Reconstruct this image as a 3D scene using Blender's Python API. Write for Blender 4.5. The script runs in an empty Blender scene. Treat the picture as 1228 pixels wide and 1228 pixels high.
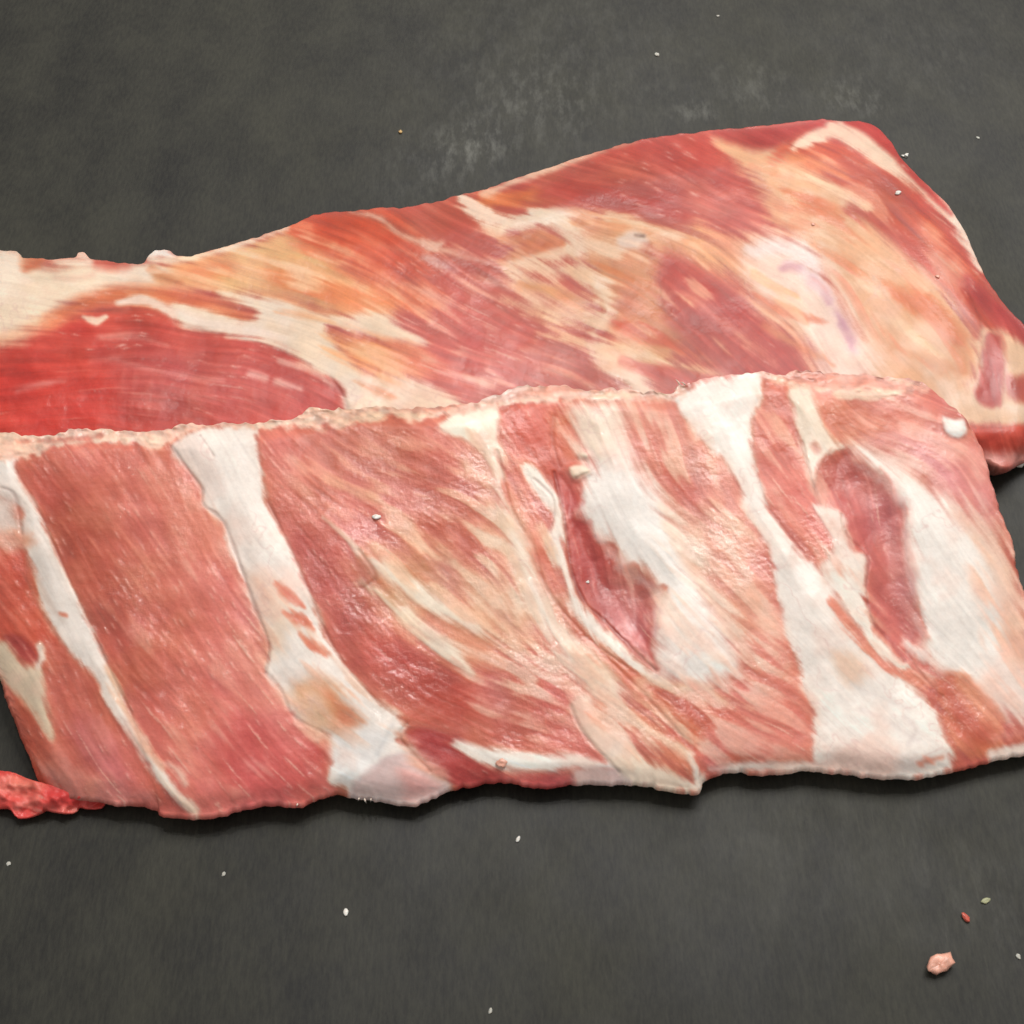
import bpy, math, numpy as np
from mathutils import Vector, Matrix
S = bpy.context.scene
R = math.radians
# ------------------------------------------------------------------ camera, light, exposure
PH = 1228.0                                   # the photograph is 1228 x 1228; all pixel figures below are in it
EL, DIST, FOV = R(54), 0.390, R(43)
cam_d = bpy.data.cameras.new('camera'); cam = bpy.data.objects.new('camera', cam_d)
S.collection.objects.link(cam); S.camera = cam
cam.location = (0, -DIST*math.cos(EL), DIST*math.sin(EL))
cam.rotation_euler = (R(90)-EL, 0, 0)
cam_d.sensor_fit = 'HORIZONTAL'; cam_d.angle = FOV; cam_d.clip_start = 0.01; cam_d.clip_end = 50
cam_d.dof.use_dof = True; cam_d.dof.focus_distance = DIST*1.02; cam_d.dof.aperture_fstop = 45.0
world = bpy.data.worlds.new('World'); S.world = world; world.use_nodes = True
bg = world.node_tree.nodes['Background']
bg.inputs[0].default_value = (1.0, 0.96, 0.92, 1); bg.inputs[1].default_value = 0.41

def lamp(name, loc, aim, size, power, col):
    d = bpy.data.lights.new(name, 'AREA'); d.shape = 'RECTANGLE'; d.size, d.size_y = size
    d.energy = power; d.color = col
    o = bpy.data.objects.new(name, d); S.collection.objects.link(o); o.location = loc
    o.rotation_euler = (Vector(aim)-Vector(loc)).to_track_quat('-Z', 'Y').to_euler(); return o
lamp('ceiling_lamp', (0.34, 0.68, 1.04), (0.0, 0.04, 0), (0.9, 0.6), 14.4, (1.0, 0.968, 0.930))
lamp('small_ceiling_lamp', (-0.30, 0.66, 1.35), (0, 0, 0), (0.06, 0.06), 2.8, (1.0, 0.968, 0.930))
lamp('small_ceiling_lamp', (0.20, 0.50, 1.45), (0, 0, 0), (0.06, 0.06), 2.8, (1.0, 0.968, 0.930))
S.view_settings.view_transform = 'Standard'; S.view_settings.look = 'None'
S.view_settings.exposure = 0.0; S.view_settings.gamma = 1.0

# ------------------------------------------------------------------ pixel -> place
CAM = np.array(cam.location); TANF = math.tan(FOV/2)
RX = np.array([1.0, 0, 0]); UP = np.array([0, math.sin(EL), math.cos(EL)]); FW = np.array([0, math.cos(EL), -math.sin(EL)])
def place(u, v, z):
    """the point at height z (metres) seen at photo pixel (u, v)"""
    u = np.asarray(u, float); v = np.asarray(v, float)
    a = (u-PH/2)/(PH/2)*TANF; b = (PH/2-v)/(PH/2)*TANF
    d = FW + a[..., None]*RX + b[..., None]*UP
    t = (z-CAM[2])/d[..., 2]
    return CAM + d*np.asarray(t)[..., None]

# ------------------------------------------------------------------ small numeric tools
rng = np.random.default_rng(11)
def lin(c):
    c = np.clip(np.asarray(c, np.float32), 0, 1)
    return np.where(c <= 0.04045, c/12.92, ((c+0.055)/1.055)**2.4)
def sstep(a, b, x):
    t = np.clip((x-a)/(b-a), 0, 1); return t*t*(3-2*t)
def blur(a, s):
    if a.ndim == 3: return np.stack([blur(a[..., k], s) for k in range(a.shape[2])], -1)
    h, w = a.shape; p = int(3*s)+2
    b = np.pad(a, p, mode='reflect')
    fy = np.fft.fftfreq(b.shape[0])[:, None]; fx = np.fft.rfftfreq(b.shape[1])[None, :]
    g = np.exp(-2*(math.pi*s)**2*(fy*fy+fx*fx))
    return np.fft.irfft2(np.fft.rfft2(b)*g, b.shape)[p:p+h, p:p+w].astype(np.float32)
def norm(a):
    return np.clip((a-a.mean())/(a.std()+1e-9)*0.2+0.5, 0, 1).astype(np.float32)
def noise(h, w, s):
    return norm(blur(rng.standard_normal((h, w)).astype(np.float32), s))
def fbm(h, w, s, n=4):
    a = 0
    for k in range(n): a = a + (noise(h, w, max(s/2**k, 0.6))-0.5)*0.6**k
    return norm(a)
def spline(pts, closed=False, n=6):
    P = np.asarray(pts, float); N = len(P); out = []
    for i in range(N if closed else N-1):
        if closed: p0, p1, p2, p3 = P[i-1], P[i], P[(i+1) % N], P[(i+2) % N]
        else: p0, p1, p2, p3 = P[max(i-1, 0)], P[i], P[i+1], P[min(i+2, N-1)]
        for k in range(n):
            t = k/n
            out.append(0.5*((2*p1)+(-p0+p2)*t+(2*p0-5*p1+4*p2-p3)*t*t+(-p0+3*p1-3*p2+p3)*t**3))
    if not closed: out.append(P[-1])
    return np.array(out)

# ------------------------------------------------------------------ the meat surface as a map of flesh and fat
class Flesh:
    """colour, relief (mm), fatness and piece map of one cut of meat"""
    def __init__(s, x0, y0, x1, y1, base, flow):
        s.x0, s.y0 = x0, y0; s.w, s.h = x1-x0, y1-y0
        s.X, s.Y = np.meshgrid(np.arange(x0, x1, dtype=np.float32), np.arange(y0, y1, dtype=np.float32))
        s.col = np.empty((s.h, s.w, 3), np.float32); s.col[:] = np.array(base)/255
        s.hgt = np.zeros((s.h, s.w), np.float32); s.fat = np.zeros((s.h, s.w), np.float32)
        s.lab = np.zeros((s.h, s.w), np.int16); s.names = ['muscle']
        f = np.array(flow, float); c = np.zeros((s.h//8+2, s.w//8+2)); d = c.copy(); ws = c.copy()
        gx, gy = np.meshgrid(x0+8*np.arange(c.shape[1]), y0+8*np.arange(c.shape[0]))
        for x, y, a in f:
            w = 1/((gx-x)**2+(gy-y)**2+400)**1.6
            c += w*math.cos(2*R(a)); d += w*math.sin(2*R(a)); ws += w
        ang = np.arctan2(d, c)/2
        ang = np.kron(ang, np.ones((8, 8)))[:s.h, :s.w]
        c2, d2 = blur(np.cos(2*ang).astype(np.float32), 6), blur(np.sin(2*ang).astype(np.float32), 6)
        ang = np.arctan2(d2, c2)/2 + (fbm(s.h, s.w, 40, 3)-0.5)*0.5
        s.dx, s.dy = np.cos(ang).astype(np.float32), np.sin(ang).astype(np.float32)
        raw = np.stack([rng.standard_normal((s.h, s.w)).astype(np.float32),
                        blur(rng.standard_normal((s.h, s.w)).astype(np.float32), 1.6)*4,
                        blur(rng.standard_normal((s.h, s.w)).astype(np.float32), 4.0)*12,
                        np.where(rng.random((s.h, s.w)) > 0.9975, 1, 0).astype(np.float32)], -1)
        raw[..., 3] = blur(raw[..., 3], 1.0)
        L = s.lic(raw, 24); q = np.where(rng.random((s.h, s.w)) > 0.9984, 1, 0).astype(np.float32)[..., None]
        q = s.lic(q, 4)[..., 0]; s.fleck = np.clip(blur(q, 0.8)*2.2, 0, 1)
        s.f1, s.f2, s.f3 = norm(L[..., 0]), norm(L[..., 1]), norm(L[..., 2]); s.thr = L[..., 3]/(np.percentile(L[..., 3], 98)+1e-9)
        s.n1, s.n2, s.n3 = fbm(s.h, s.w, 5, 3), fbm(s.h, s.w, 16, 4), fbm(s.h, s.w, 60, 4)
        s.st = 0.65*(s.f2-0.5)+0.6*(s.f3-0.5)+0.25*(s.f1-0.5)          # fibre field, about -0.4 .. 0.4
    def lic(s, raw, n):
        acc = raw.copy()
        for sg in (1, -1):
            px, py = s.X-s.x0, s.Y-s.y0
            for k in range(n):
                ix = np.clip(px, 0, s.w-1).astype(np.int32); iy = np.clip(py, 0, s.h-1).astype(np.int32)
                px = px+sg*1.5*s.dx[iy, ix]; py = py+sg*1.5*s.dy[iy, ix]
                ix = np.clip(px, 0, s.w-1).astype(np.int32); iy = np.clip(py, 0, s.h-1).astype(np.int32)
                acc += raw[iy, ix]*(1-k/n)
        return acc
    def box(s, P, pad):
        a = max(int(P[:, 0].min()-pad)-s.x0, 0); b = min(int(P[:, 0].max()+pad)-s.x0, s.w)
        c = max(int(P[:, 1].min()-pad)-s.y0, 0); d = min(int(P[:, 1].max()+pad)-s.y0, s.h)
        return slice(c, max(d, c+4)), slice(a, max(b, a+4))
    def dist(s, sl, P, closed, W=None):
        x, y = s.X[sl], s.Y[sl]; H, Wd = x.shape
        q = 2 if x.size > 6000 else 1
        x, y = x[::q, ::q], y[::q, ::q]
        best = np.full(x.shape, 1e9, np.float32); ins = np.zeros(x.shape, bool)
        n = len(P); E = range(n if closed else n-1)
        for i in E:
            ax, ay = P[i]; bx, by = P[(i+1) % n]; ex, ey = bx-ax, by-ay
            t = np.clip(((x-ax)*ex+(y-ay)*ey)/(ex*ex+ey*ey+1e-9), 0, 1)
            d = np.hypot(x-ax-t*ex, y-ay-t*ey)
            if closed:
                if ay != by: ins ^= ((ay > y) != (by > y)) & (x < ex*(y-ay)/(by-ay)+ax)
            else: d = d-(W[i]+(W[i+1]-W[i])*t)
            np.minimum(best, d, out=best)
        sd = np.where(ins, best, -best) if closed else -best
        if q > 1:
            sd = np.repeat(np.repeat(sd, 2, 0), 2, 1)[:H, :Wd]
            pad = np.pad(sd, 1, mode='edge')
            sd = (pad[:-2, 1:-1]+pad[2:, 1:-1]+pad[1:-1, :-2]+pad[1:-1, 2:]+4*sd)/8
        return sd
    def lay(s, sl, sd, col, soft, streak, rough, h, fat, a, lab, edge, wide=1.5):
        m0 = sd + streak*2.6*s.st[sl] + rough*2*(s.n1[sl]-0.5) + rough*1.5*(s.n2[sl]-0.5)
        soft = soft*1.3+0.8 if soft < 3.6 else soft*wide
        m = sstep(-soft, soft, m0)*a
        if col is not None:
            c = np.array(col, np.float32)/255
            v = 1+0.10*(s.n2[sl]-0.5)+0.08*(s.n3[sl]-0.5)
            s.col[sl] += (np.clip(c*v[..., None], 0, 1)-s.col[sl])*m[..., None]
            s.fat[sl] += (fat-s.fat[sl])*m
        if h: s.hgt[sl] += 0.26*h*sstep(-6, 18 if edge is None else edge, sd+0.4*streak*s.st[sl]+rough*(s.n1[sl]-0.5))
        if lab:
            if lab[0] == '+': k = len(s.names)-1
            else: s.names.append(lab); k = len(s.names)-1
            s.lab[sl][sd > 0] = k
    def poly(s, pts, col, soft=3, streak=4, rough=1.5, h=0, fat=0, a=1, lab=None, edge=None):
        P = spline(pts, True, 5); sl = s.box(P, soft+streak+rough*2+12)
        s.lay(sl, s.dist(sl, P, True), col, soft, streak, rough, h, fat, a, lab, edge)
    def line(s, pts, w, col, soft=2.5, streak=2.5, rough=1, h=0, fat=0, a=1, lab=None, edge=None):
        if np.isscalar(w): w = [w]*len(pts)
        Q = spline([(p[0], p[1], ww) for p, ww in zip(pts, w)], False, 5)
        sl = s.box(Q[:, :2], max(w)+soft+streak+rough*2+12)
        s.lay(sl, s.dist(sl, Q[:, :2], False, Q[:, 2]), col, soft, streak, rough, h, fat, a, lab, edge, 1.1)
    def marble(s, pts, col, dens, a=0.8, soft=26, fine=0.3, fat=.7, crisp=.11, h=0.0):
        """thin streaks of another tissue lying along the fibres"""
        P = spline(pts, True, 5); sl = s.box(P, soft+4); sd = s.dist(sl, P, True)
        f = (fine*s.f2+(1-fine)*s.f3)+0.12*(s.n2-0.5); th = np.percentile(f[::7, ::7], 100*(1-dens))
        m = sstep(th-crisp, th+crisp, f[sl]+0.10*(s.n3[sl]-0.5))*sstep(-soft*.4, soft, sd+20*(s.n2[sl]-.5))*a
        s.col[sl] += (np.array(col, np.float32)/255*(1+0.1*(s.n1[sl]-.5))[..., None]-s.col[sl])*m[..., None]
        s.fat[sl] += (fat-s.fat[sl])*m; s.hgt[sl] += h*m
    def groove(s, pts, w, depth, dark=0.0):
        """a crease: real relief; its shade is also painted darker into the colour"""
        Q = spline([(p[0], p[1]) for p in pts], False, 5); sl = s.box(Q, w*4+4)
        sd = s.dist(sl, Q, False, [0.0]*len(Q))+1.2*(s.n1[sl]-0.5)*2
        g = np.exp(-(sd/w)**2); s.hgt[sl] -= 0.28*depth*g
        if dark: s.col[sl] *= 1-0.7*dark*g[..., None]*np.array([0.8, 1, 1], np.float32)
    def fibres(s, k=0.10, thread=0.35, halo_k=1.0, tc=(238, 192, 172)):
        f = 1-np.clip(s.fat, 0, 1)
        v = (s.f1-0.5)*0.55+(s.f2-0.5)*0.8+(s.f3-0.5)*0.5
        # fat thins out along the fibres: an orange, half-clear film on the muscle beside it
        run = s.lic(s.fat[..., None].copy(), 20)[..., 0]/21.5
        halo = np.clip(1.15*(0.65*run+0.35*blur(s.fat, 9))*(0.55+0.9*s.f2), 0, 1)*f
        s.col += (np.array((224, 140, 98), np.float32)/255-s.col)*(halo*HALO*halo_k)[..., None]
        thin = blur(1-s.fat, 7)*s.fat*np.clip(0.3+1.4*(s.f3-0.3), 0, 1)
        s.col += (np.array((234, 182, 146), np.float32)/255-s.col)*(thin*0.55*HALO*(halo_k > .5))[..., None]
        s.col *= (1+k*2.2*v*(0.12+0.88*f))[..., None]
        s.col *= (1+0.10*(s.n3-0.5)*(0.3+f))[..., None]
        s.col[..., 1] *= 1+0.10*(s.n2-0.5)*f; s.col[..., 2] *= 1+0.16*(s.n3-0.5)*f
        film = np.clip(0.10+0.34*sstep(0.42, 0.70, 0.6*s.n3+0.4*s.f3)+0.30*sstep(0.5, 0.8, 0.5*s.n2+0.5*s.f2), 0, 1)*f   # thin silvery membrane
        s.col += (np.array((226, 150, 138), np.float32)/255-s.col)*(film*FILM*min(1, 0.1+1.45*halo_k))[..., None]
        g = np.clip(s.fat, 0, 1)
        st1 = sstep(0.50, 0.80, 0.55*s.n3+0.45*fbm(s.h, s.w, 22, 4)); st2 = sstep(0.52, 0.78, fbm(s.h, s.w, 30, 4)); vein = np.exp(-((fbm(s.h, s.w, 26, 4)-0.5)/0.012)**2)*sstep(0.45, 0.6, s.n3)
        s.col += (np.array((236, 190, 172), np.float32)/255-s.col)*(0.50*st1*g)[..., None]
        s.col += (np.array((232, 222, 214), np.float32)/255-s.col)*(0.35*st2*g)[..., None]
        s.col += (np.array((216, 176, 168), np.float32)/255-s.col)*(0.35*vein*g)[..., None]
        s.col *= (1+0.05*(s.f2-0.5)*g+0.05*(s.f1-0.5)*g)[..., None]
        patch = sstep(0.40, 0.75, s.n3)*0.8+0.2
        t = sstep(0.60, 1.25, s.thr*(0.7+0.6*s.n2))*thread*f*patch
        s.col += (np.array(tc, np.float32)/255-s.col)*t[..., None]
        s.hgt += t*0.10
        pf = sstep(0.48, 0.62, fbm(s.h, s.w, 34, 4))
        fl = s.fleck*pf*f
        s.col += (np.array((240, 190, 176), np.float32)/255-s.col)*(0.60*fl)[..., None]; s.hgt += 0.16*fl  # pale flecks: wet highlights painted into the colour, slightly raised
        s.hgt += (s.f2-0.5)*0.07*(0.2+0.8*f)+(s.f1-0.5)*0.04*(0.15+0.85*f)+(s.f3-0.5)*0.14*(0.35+0.65*f)
        s.hgt += (s.n2-0.5)*0.4*(0.5+0.5*f)+(s.n3-0.5)*1.3+(s.n1-0.5)*0.09*(0.15+0.85*f)
        lay_ = norm(blur(np.repeat(rng.standard_normal((s.h, s.w//9+1)), 9, 1)[:, :s.w].astype(np.float32), 1.4))
        for i, nm in enumerate(s.names):
            if nm == 'sawn_edge':
                k = blur((s.lab == i).astype(np.float32), 2.5)
                s.hgt += k*((s.n1-0.5)*0.40+(noise(s.h, s.w, 1.2)-0.5)*0.2+(lay_-0.5)*0.8)
                s.col *= (1+k*((noise(s.h, s.w, 2.0)-0.5)*0.10+(lay_-0.5)*0.22))[..., None]
        s.hgt = blur(s.hgt, 0.7); s.col = np.clip(s.col, 0.02, 0.97)
    def at(s, arr, u, v):
        x = np.clip(u-s.x0, 0, s.w-1.001); y = np.clip(v-s.y0, 0, s.h-1.001)
        i, j = x.astype(int), y.astype(int); fx, fy = x-i, y-j
        if arr.ndim == 3: fx, fy = fx[..., None], fy[..., None]
        return (arr[j, i]*(1-fx)+arr[j, i+1]*fx)*(1-fy)+(arr[j+1, i]*(1-fx)+arr[j+1, i+1]*fx)*fy

# colours as they look in even light (sRGB)
CREAM, WHITE, FATW, PEACH, ORNG = (238, 214, 188), (244, 238, 230), (240, 226, 213), (234, 180, 138), (222, 142, 96)
GREYP = (217, 190, 186)

FILM = 0.62; HALO = 0.85
def fat(c, *a, **k): c.poly(*a, **{**dict(fat=1, h=0.8), **k})

# ------------------------------------------------------------------ rear slab: outer, meaty side up
def rear_map():
    B = Flesh(-110, 90, 1320, 640, (192, 88, 76), [
        (0, 470, -4), (100, 450, 3), (250, 440, 8), (350, 450, 28), (180, 350, 8), (300, 340, 14), (450, 300, 22), (500, 420, 25),
        (600, 300, 20), (650, 420, 22), (750, 230, 12), (850, 240, 20), (800, 350, 33), (900, 400, 38), (900, 320, 30), (1000, 200, 28),
        (1080, 260, 40), (1000, 300, 28), (1100, 350, 35), (1150, 380, 45), (1000, 380, 60), (1190, 450, 86), (680, 320, 30)])
    p, l = B.poly, B.line
    # left muscle
    p([(-100, 560), (-100, 415), (0, 405), (40, 395), (100, 378), (150, 368), (200, 376), (215, 395), (260, 398), (310, 405), (350, 420),
       (395, 450), (412, 475), (400, 500), (300, 560)], (204, 68, 56), 9, 6, h=1.2, edge=30, lab='muscle_bundle')
    p([(150, 420), (230, 405), (310, 410), (390, 450), (405, 480), (300, 500), (160, 505), (140, 460)], (192, 88, 82), 34, 8, a=0.85)
    p([(-80, 450), (60, 440), (130, 460), (120, 510), (-80, 520)], (206, 58, 46), 14, 6, a=0.8)
    for q in ([(120, 404), (160, 403), (200, 413)], [(108, 428), (135, 430), (160, 436), (200, 446), (265, 456)], [(20, 468), (50, 460), (78, 456)]):
        l(q, [2, 4, 2] if len(q) == 3 else 2.5, (226, 150, 138), 3, 3, a=0.6, h=0.3)
    for x in (146, 160, 181, 196, 228):
        l([(x+3, 436), (x, 462), (x-6, 500)], [1.5, 2.5, 1], (218, 128, 116), 3.5, 1, 5, a=0.22, h=0.15)
    l([(100, 380), (115, 385), (127, 380)], [2, 4, 2], (238, 205, 180), 1.5, 1, h=0.8, fat=1)
    for q in ([(335, 432), (350, 437), (375, 444), (398, 462)], [(332, 458), (345, 462), (360, 466)], [(300, 448), (318, 453)]):
        l(q, 3.5, (226, 172, 158), 2.5, 2, a=0.8, h=0.5)
    # top left orange film over fat
    p([(200, 318), (240, 306), (300, 286), (345, 270), (380, 290), (410, 318), (460, 345), (470, 380), (400, 382), (330, 364), (285, 352),
       (200, 342), (176, 322)], (238, 184, 136), 8, 8)
    p([(345, 318), (400, 325), (450, 345), (520, 352), (470, 376), (420, 376), (350, 355), (320, 335)], (226, 132, 82), 14, 10)
    p([(215, 318), (260, 310), (280, 318), (262, 334), (215, 332)], (228, 138, 92), 10, 6)
    p([(345, 274), (400, 252), (455, 250), (500, 285), (520, 320), (470, 332), (420, 315), (375, 300)], (208, 84, 58), 12, 8)
    p([(400, 300), (470, 330), (540, 355), (500, 365), (430, 340)], (214, 106, 72), 10, 8, a=0.7)
    l([(330, 305), (380, 325), (440, 345)], [3, 5, 2], (240, 190, 146), 4, 5, a=0.6)
    # left fat
    fat(B, [(-100, 290), (0, 297), (25, 302), (60, 316), (100, 308), (150, 318), (182, 318), (212, 337), (165, 343), (125, 350), (85, 368),
            (40, 390), (12, 412), (-100, 428)], CREAM, 9, 6, lab='fat_layer', edge=24)
    p([(-60, 296), (12, 300), (26, 318), (10, 345), (-60, 370)], (230, 214, 198), 14, 4, 4, fat=1, a=0.8)
    l([(-10, 408), (20, 402), (60, 386)], [8, 10, 6], (232, 166, 120), 9, 3, a=0.5)
    p([(27, 306), (52, 308), (50, 321), (30, 324)], (206, 116, 88), 4, 3)
    p([(110, 311), (150, 313), (152, 321), (118, 322)], (206, 96, 78), 4, 3)
    l([(66, 333), (90, 334), (112, 330)], 3, (228, 186, 166), 3, 2, a=0.6, fat=.8)
    l([(182, 320), (190, 330), (215, 338)], [4, 6, 4], (205, 120, 80), 4, 3, a=0.8)
    l([(178, 306), (192, 303), (206, 308)], [5, 7, 6], (240, 224, 214), 3, 1, 2, fat=1, h=2.0, lab='fat_lump')
    l([(96, 305), (102, 308), (106, 314)], 5, (236, 200, 178), 3, 1, 2, fat=1)
    l([(178, 311), (212, 311), (250, 303), (300, 288), (342, 273)], [4, 5, 4, 4, 2], (240, 208, 180), 4, 2, fat=.8)
    # orange band over the left muscle
    l([(60, 384), (95, 366), (138, 354), (185, 355), (240, 366), (298, 384)], [6, 9, 9, 9, 9, 5], (214, 112, 74), 10, 5, h=0.2)
    # fat band running down to the middle
    fat(B, [(290, 352), (340, 362), (390, 377), (455, 375), (482, 390), (512, 413), (470, 409), (436, 401), (398, 392), (398, 402), (418, 430),
            (448, 450), (490, 450), (522, 462), (552, 486), (540, 530), (420, 530), (412, 475), (395, 450), (360, 430), (320, 413), (300, 406),
            (262, 399), (225, 392), (204, 372), (216, 364), (260, 379), (296, 384), (305, 372), (260, 352)], (238, 211, 184), 4, 5, lab='fat_layer', h=1.0)
    l([(140, 363), (168, 359), (190, 366), (208, 376)], [2, 5, 4, 6], (238, 205, 186), 2.5, 2, h=0.7, fat=1, lab='fat_strand')
    p([(215, 372), (250, 383), (310, 392), (340, 405), (300, 402), (250, 396), (222, 388)], (238, 216, 200), 5, 3, fat=1)
    p([(388, 396), (430, 403), (482, 412), (520, 430), (520, 452), (480, 450), (440, 446), (412, 424)], (228, 152, 96), 9, 9, h=-0.4)
    p([(470, 412), (540, 430), (560, 465), (520, 455), (480, 430)], (206, 104, 78), 10, 9, a=0.8)
    l([(426, 456), (445, 466), (472, 477)], [2, 5, 2], (206, 130, 80), 4, 3, a=0.85, h=-0.3)
    l([(400, 388), (360, 378), (330, 374)], [2, 4, 2], (236, 170, 120), 4, 3, a=0.6)
    # central muscle: threads of fat
    l([(418, 253), (455, 262), (480, 280), (520, 296), (548, 303), (585, 314), (622, 326)], [2, 3.5, 3.5, 4, 5, 3.5, 2], (228, 170, 148), 2, 2, h=0.9, fat=.8, lab='fat_strand')
    l([(508, 291), (520, 295), (530, 292)], [4, 7, 4], (230, 176, 156), 2, 2, 2, h=0.6, fat=.8)
    l([(505, 309), (525, 314), (545, 323)], [3, 6, 2], (206, 150, 150), 3, 4, a=0.85, h=0.4)
    for q, w in (([(480, 338), (515, 352), (555, 371)], 4), ([(565, 328), (590, 337), (625, 350)], 5), ([(488, 386), (520, 392), (545, 404)], 3.5),
                 ([(420, 272), (450, 290), (500, 306)], 2), ([(580, 300), (620, 306), (660, 316)], 4), ([(585, 442), (600, 455), (615, 462)], 3),
                 ([(520, 445), (560, 455), (600, 470)], 3), ([(540, 330), (580, 352), (630, 372)], 3), ([(640, 440), (680, 450), (720, 470)], 3)):
        l(q, [1, w, 1], (224, 158, 138), 3, 3.5, a=0.75, h=0.3)
    p([(540, 290), (620, 280), (640, 330), (580, 330)], (182, 72, 66), 14, 10, a=0.6)
    # upper fat and orange
    l([(575, 243), (630, 236), (690, 232)], [6, 10, 4], (222, 120, 76), 6, 5)
    l([(556, 240), (572, 252), (605, 266), (640, 262), (680, 253), (712, 260)], [7, 11, 10, 9, 6, 3], (238, 206, 184), 4, 6, 2, h=0.9, fat=1, lab='fat_layer')
    l([(580, 232), (640, 208), (700, 188), (760, 170)], [4, 5, 4, 3], (228, 172, 144), 3, 2, fat=.6)
    # upper red muscle
    p([(640, 236), (690, 200), (750, 172), (850, 158), (885, 190), (920, 230), (928, 266), (860, 278), (800, 264), (740, 256), (690, 248)],
      (190, 76, 68), 7, 7, h=0.8, edge=30, lab='muscle_bundle')
    p([(690, 205), (760, 195), (820, 210), (880, 235), (840, 232), (760, 218), (700, 222)], (208, 112, 98), 10, 9, a=0.6)
    p([(830, 235), (900, 240), (922, 262), (870, 270), (820, 255)], (206, 108, 98), 12, 8, a=0.8)
    p([(690, 225), (760, 235), (800, 250), (740, 252), (690, 240)], (178, 58, 50), 8, 6, a=0.6)
    l([(860, 170), (890, 200), (915, 225)], 4, (220, 150, 130), 5, 4, a=0.6)
    # central peach film
    p([(690, 254), (740, 257), (800, 266), (870, 281), (930, 300), (990, 390), (960, 410), (900, 362), (840, 322), (800, 312), (790, 345),
       (820, 400), (800, 440), (760, 440), (730, 400), (700, 330), (680, 285)], (228, 158, 118), 8, 10, h=0.3)
    p([(700, 330), (760, 330), (800, 370), (830, 420), (780, 410), (730, 380)], (222, 130, 96), 12, 10, a=0.7)
    # white spine with fingers
    sp = (240, 210, 180)
    l([(600, 272), (650, 262), (682, 278), (690, 300), (703, 325), (722, 350), (728, 372), (712, 400), (728, 430), (752, 448), (768, 480)],
      [6, 8, 9, 9, 11, 13, 12, 11, 14, 17, 20], sp, 10, 12, 3, a=0.9, h=0.9, fat=1, lab='fat_layer')
    for q, w in (([(690, 300), (655, 305), (612, 309)], 7), ([(700, 328), (660, 322), (610, 312)], 5), ([(715, 365), (660, 350), (605, 326)], 6),
                 ([(725, 385), (650, 372), (602, 358)], 6), ([(712, 392), (660, 382), (625, 376)], 4), ([(735, 425), (690, 410), (645, 402)], 6),
                 ([(735, 300), (700, 290), (680, 275)], 8), ([(760, 395), (800, 410), (850, 432)], 4), ([(745, 420), (800, 435), (880, 452)], 5),
                 ([(730, 265), (800, 280), (860, 300)], 5)):
        l(q, [w+3, w+1, 2], (238, 196, 160), 7, 8, 2, h=0.4, fat=.8, a=0.85)
    for q, w, c in (([(692, 309), (735, 324), (790, 350)], 6, (216, 126, 74)), ([(735, 386), (785, 402), (830, 425)], 11, (210, 92, 62)),
                    ([(745, 434), (800, 448), (865, 458)], 10, (198, 78, 66)), ([(600, 290), (640, 285), (675, 288)], 8, (212, 128, 88)),
                    ([(602, 310), (640, 296), (672, 292)], 7, (212, 120, 84)), ([(625, 340), (670, 352), (710, 368)], 5, (220, 146, 104)),
                    ([(690, 265), (740, 272), (790, 282)], 6, (228, 150, 106))):
        l(q, [2, w, 2], c, 4, 5, a=0.9, h=-0.2)
    l([(748, 290), (760, 287), (772, 290)], [8, 11, 6], (222, 192, 178), 5, 2, a=0.9, fat=.8)
    l([(762, 282), (772, 283)], 1.6, (120, 92, 82), 1.2, 0.5, a=0.9, h=-0.5)
    l([(776, 298), (782, 304)], 6, (178, 80, 60), 6, 2, a=0.8)
    # right red band
    p([(792, 305), (832, 316), (872, 345), (920, 385), (952, 420), (975, 470), (900, 475), (860, 440), (828, 412), (798, 380)],
      (192, 78, 70), 10, 9, h=0.5, edge=25, lab='muscle_bundle')
    l([(820, 350), (860, 380), (930, 440)], [3, 5, 3], (214, 120, 104), 5, 6, a=0.6)
    l([(830, 290), (900, 335), (945, 375), (1000, 420)], [8, 12, 12, 8], (232, 164, 122), 7, 9, h=0.3)
    l([(870, 330), (910, 360), (970, 410)], [2, 5, 2], (214, 116, 84), 4, 5, a=0.8)
    # cream field on the right
    fat(B, [(862, 166), (900, 176), (940, 176), (965, 200), (1000, 220), (1040, 258), (1080, 300), (1120, 330), (1152, 380), (1172, 420),
            (1168, 450), (1150, 500), (1080, 520), (1040, 455), (1030, 400), (1000, 350), (970, 295), (928, 262), (900, 215)], (226, 172, 134), 8, 9, 2, lab='fat_layer', h=0.6)
    for q, w, c, a in (([(925, 222), (975, 245), (1025, 258)], 7, (220, 150, 104), .8), ([(965, 290), (1010, 312), (1055, 335)], 7, (216, 146, 100), .8),
                       ([(1050, 335), (1105, 368), (1155, 405)], 16, (218, 132, 86), .9), ([(1070, 415), (1125, 436), (1150, 445)], 7, (210, 142, 96), .8),
                       ([(900, 200), (930, 240), (950, 262)], 7, (216, 140, 112), .6), ([(940, 260), (970, 268), (1000, 290)], 6, (236, 200, 168), .8),
                       ([(1000, 330), (1040, 345), (1065, 350)], 3, (240, 206, 170), .8), ([(1150, 400), (1155, 430), (1150, 450)], 7, (214, 140, 98), .7)):
        l(q, [2, w, 3], c, 5, 5, a=a, fat=.6)
    # white patch with violet veins
    fat(B, [(896, 292), (930, 284), (962, 288), (976, 310), (992, 330), (1012, 352), (1032, 390), (1047, 430), (1042, 480), (1000, 470), (975, 432),
            (962, 402), (930, 378), (905, 362), (890, 330)], (242, 208, 190), 14, 10, 3, lab='fat_layer', h=0.7)
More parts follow.
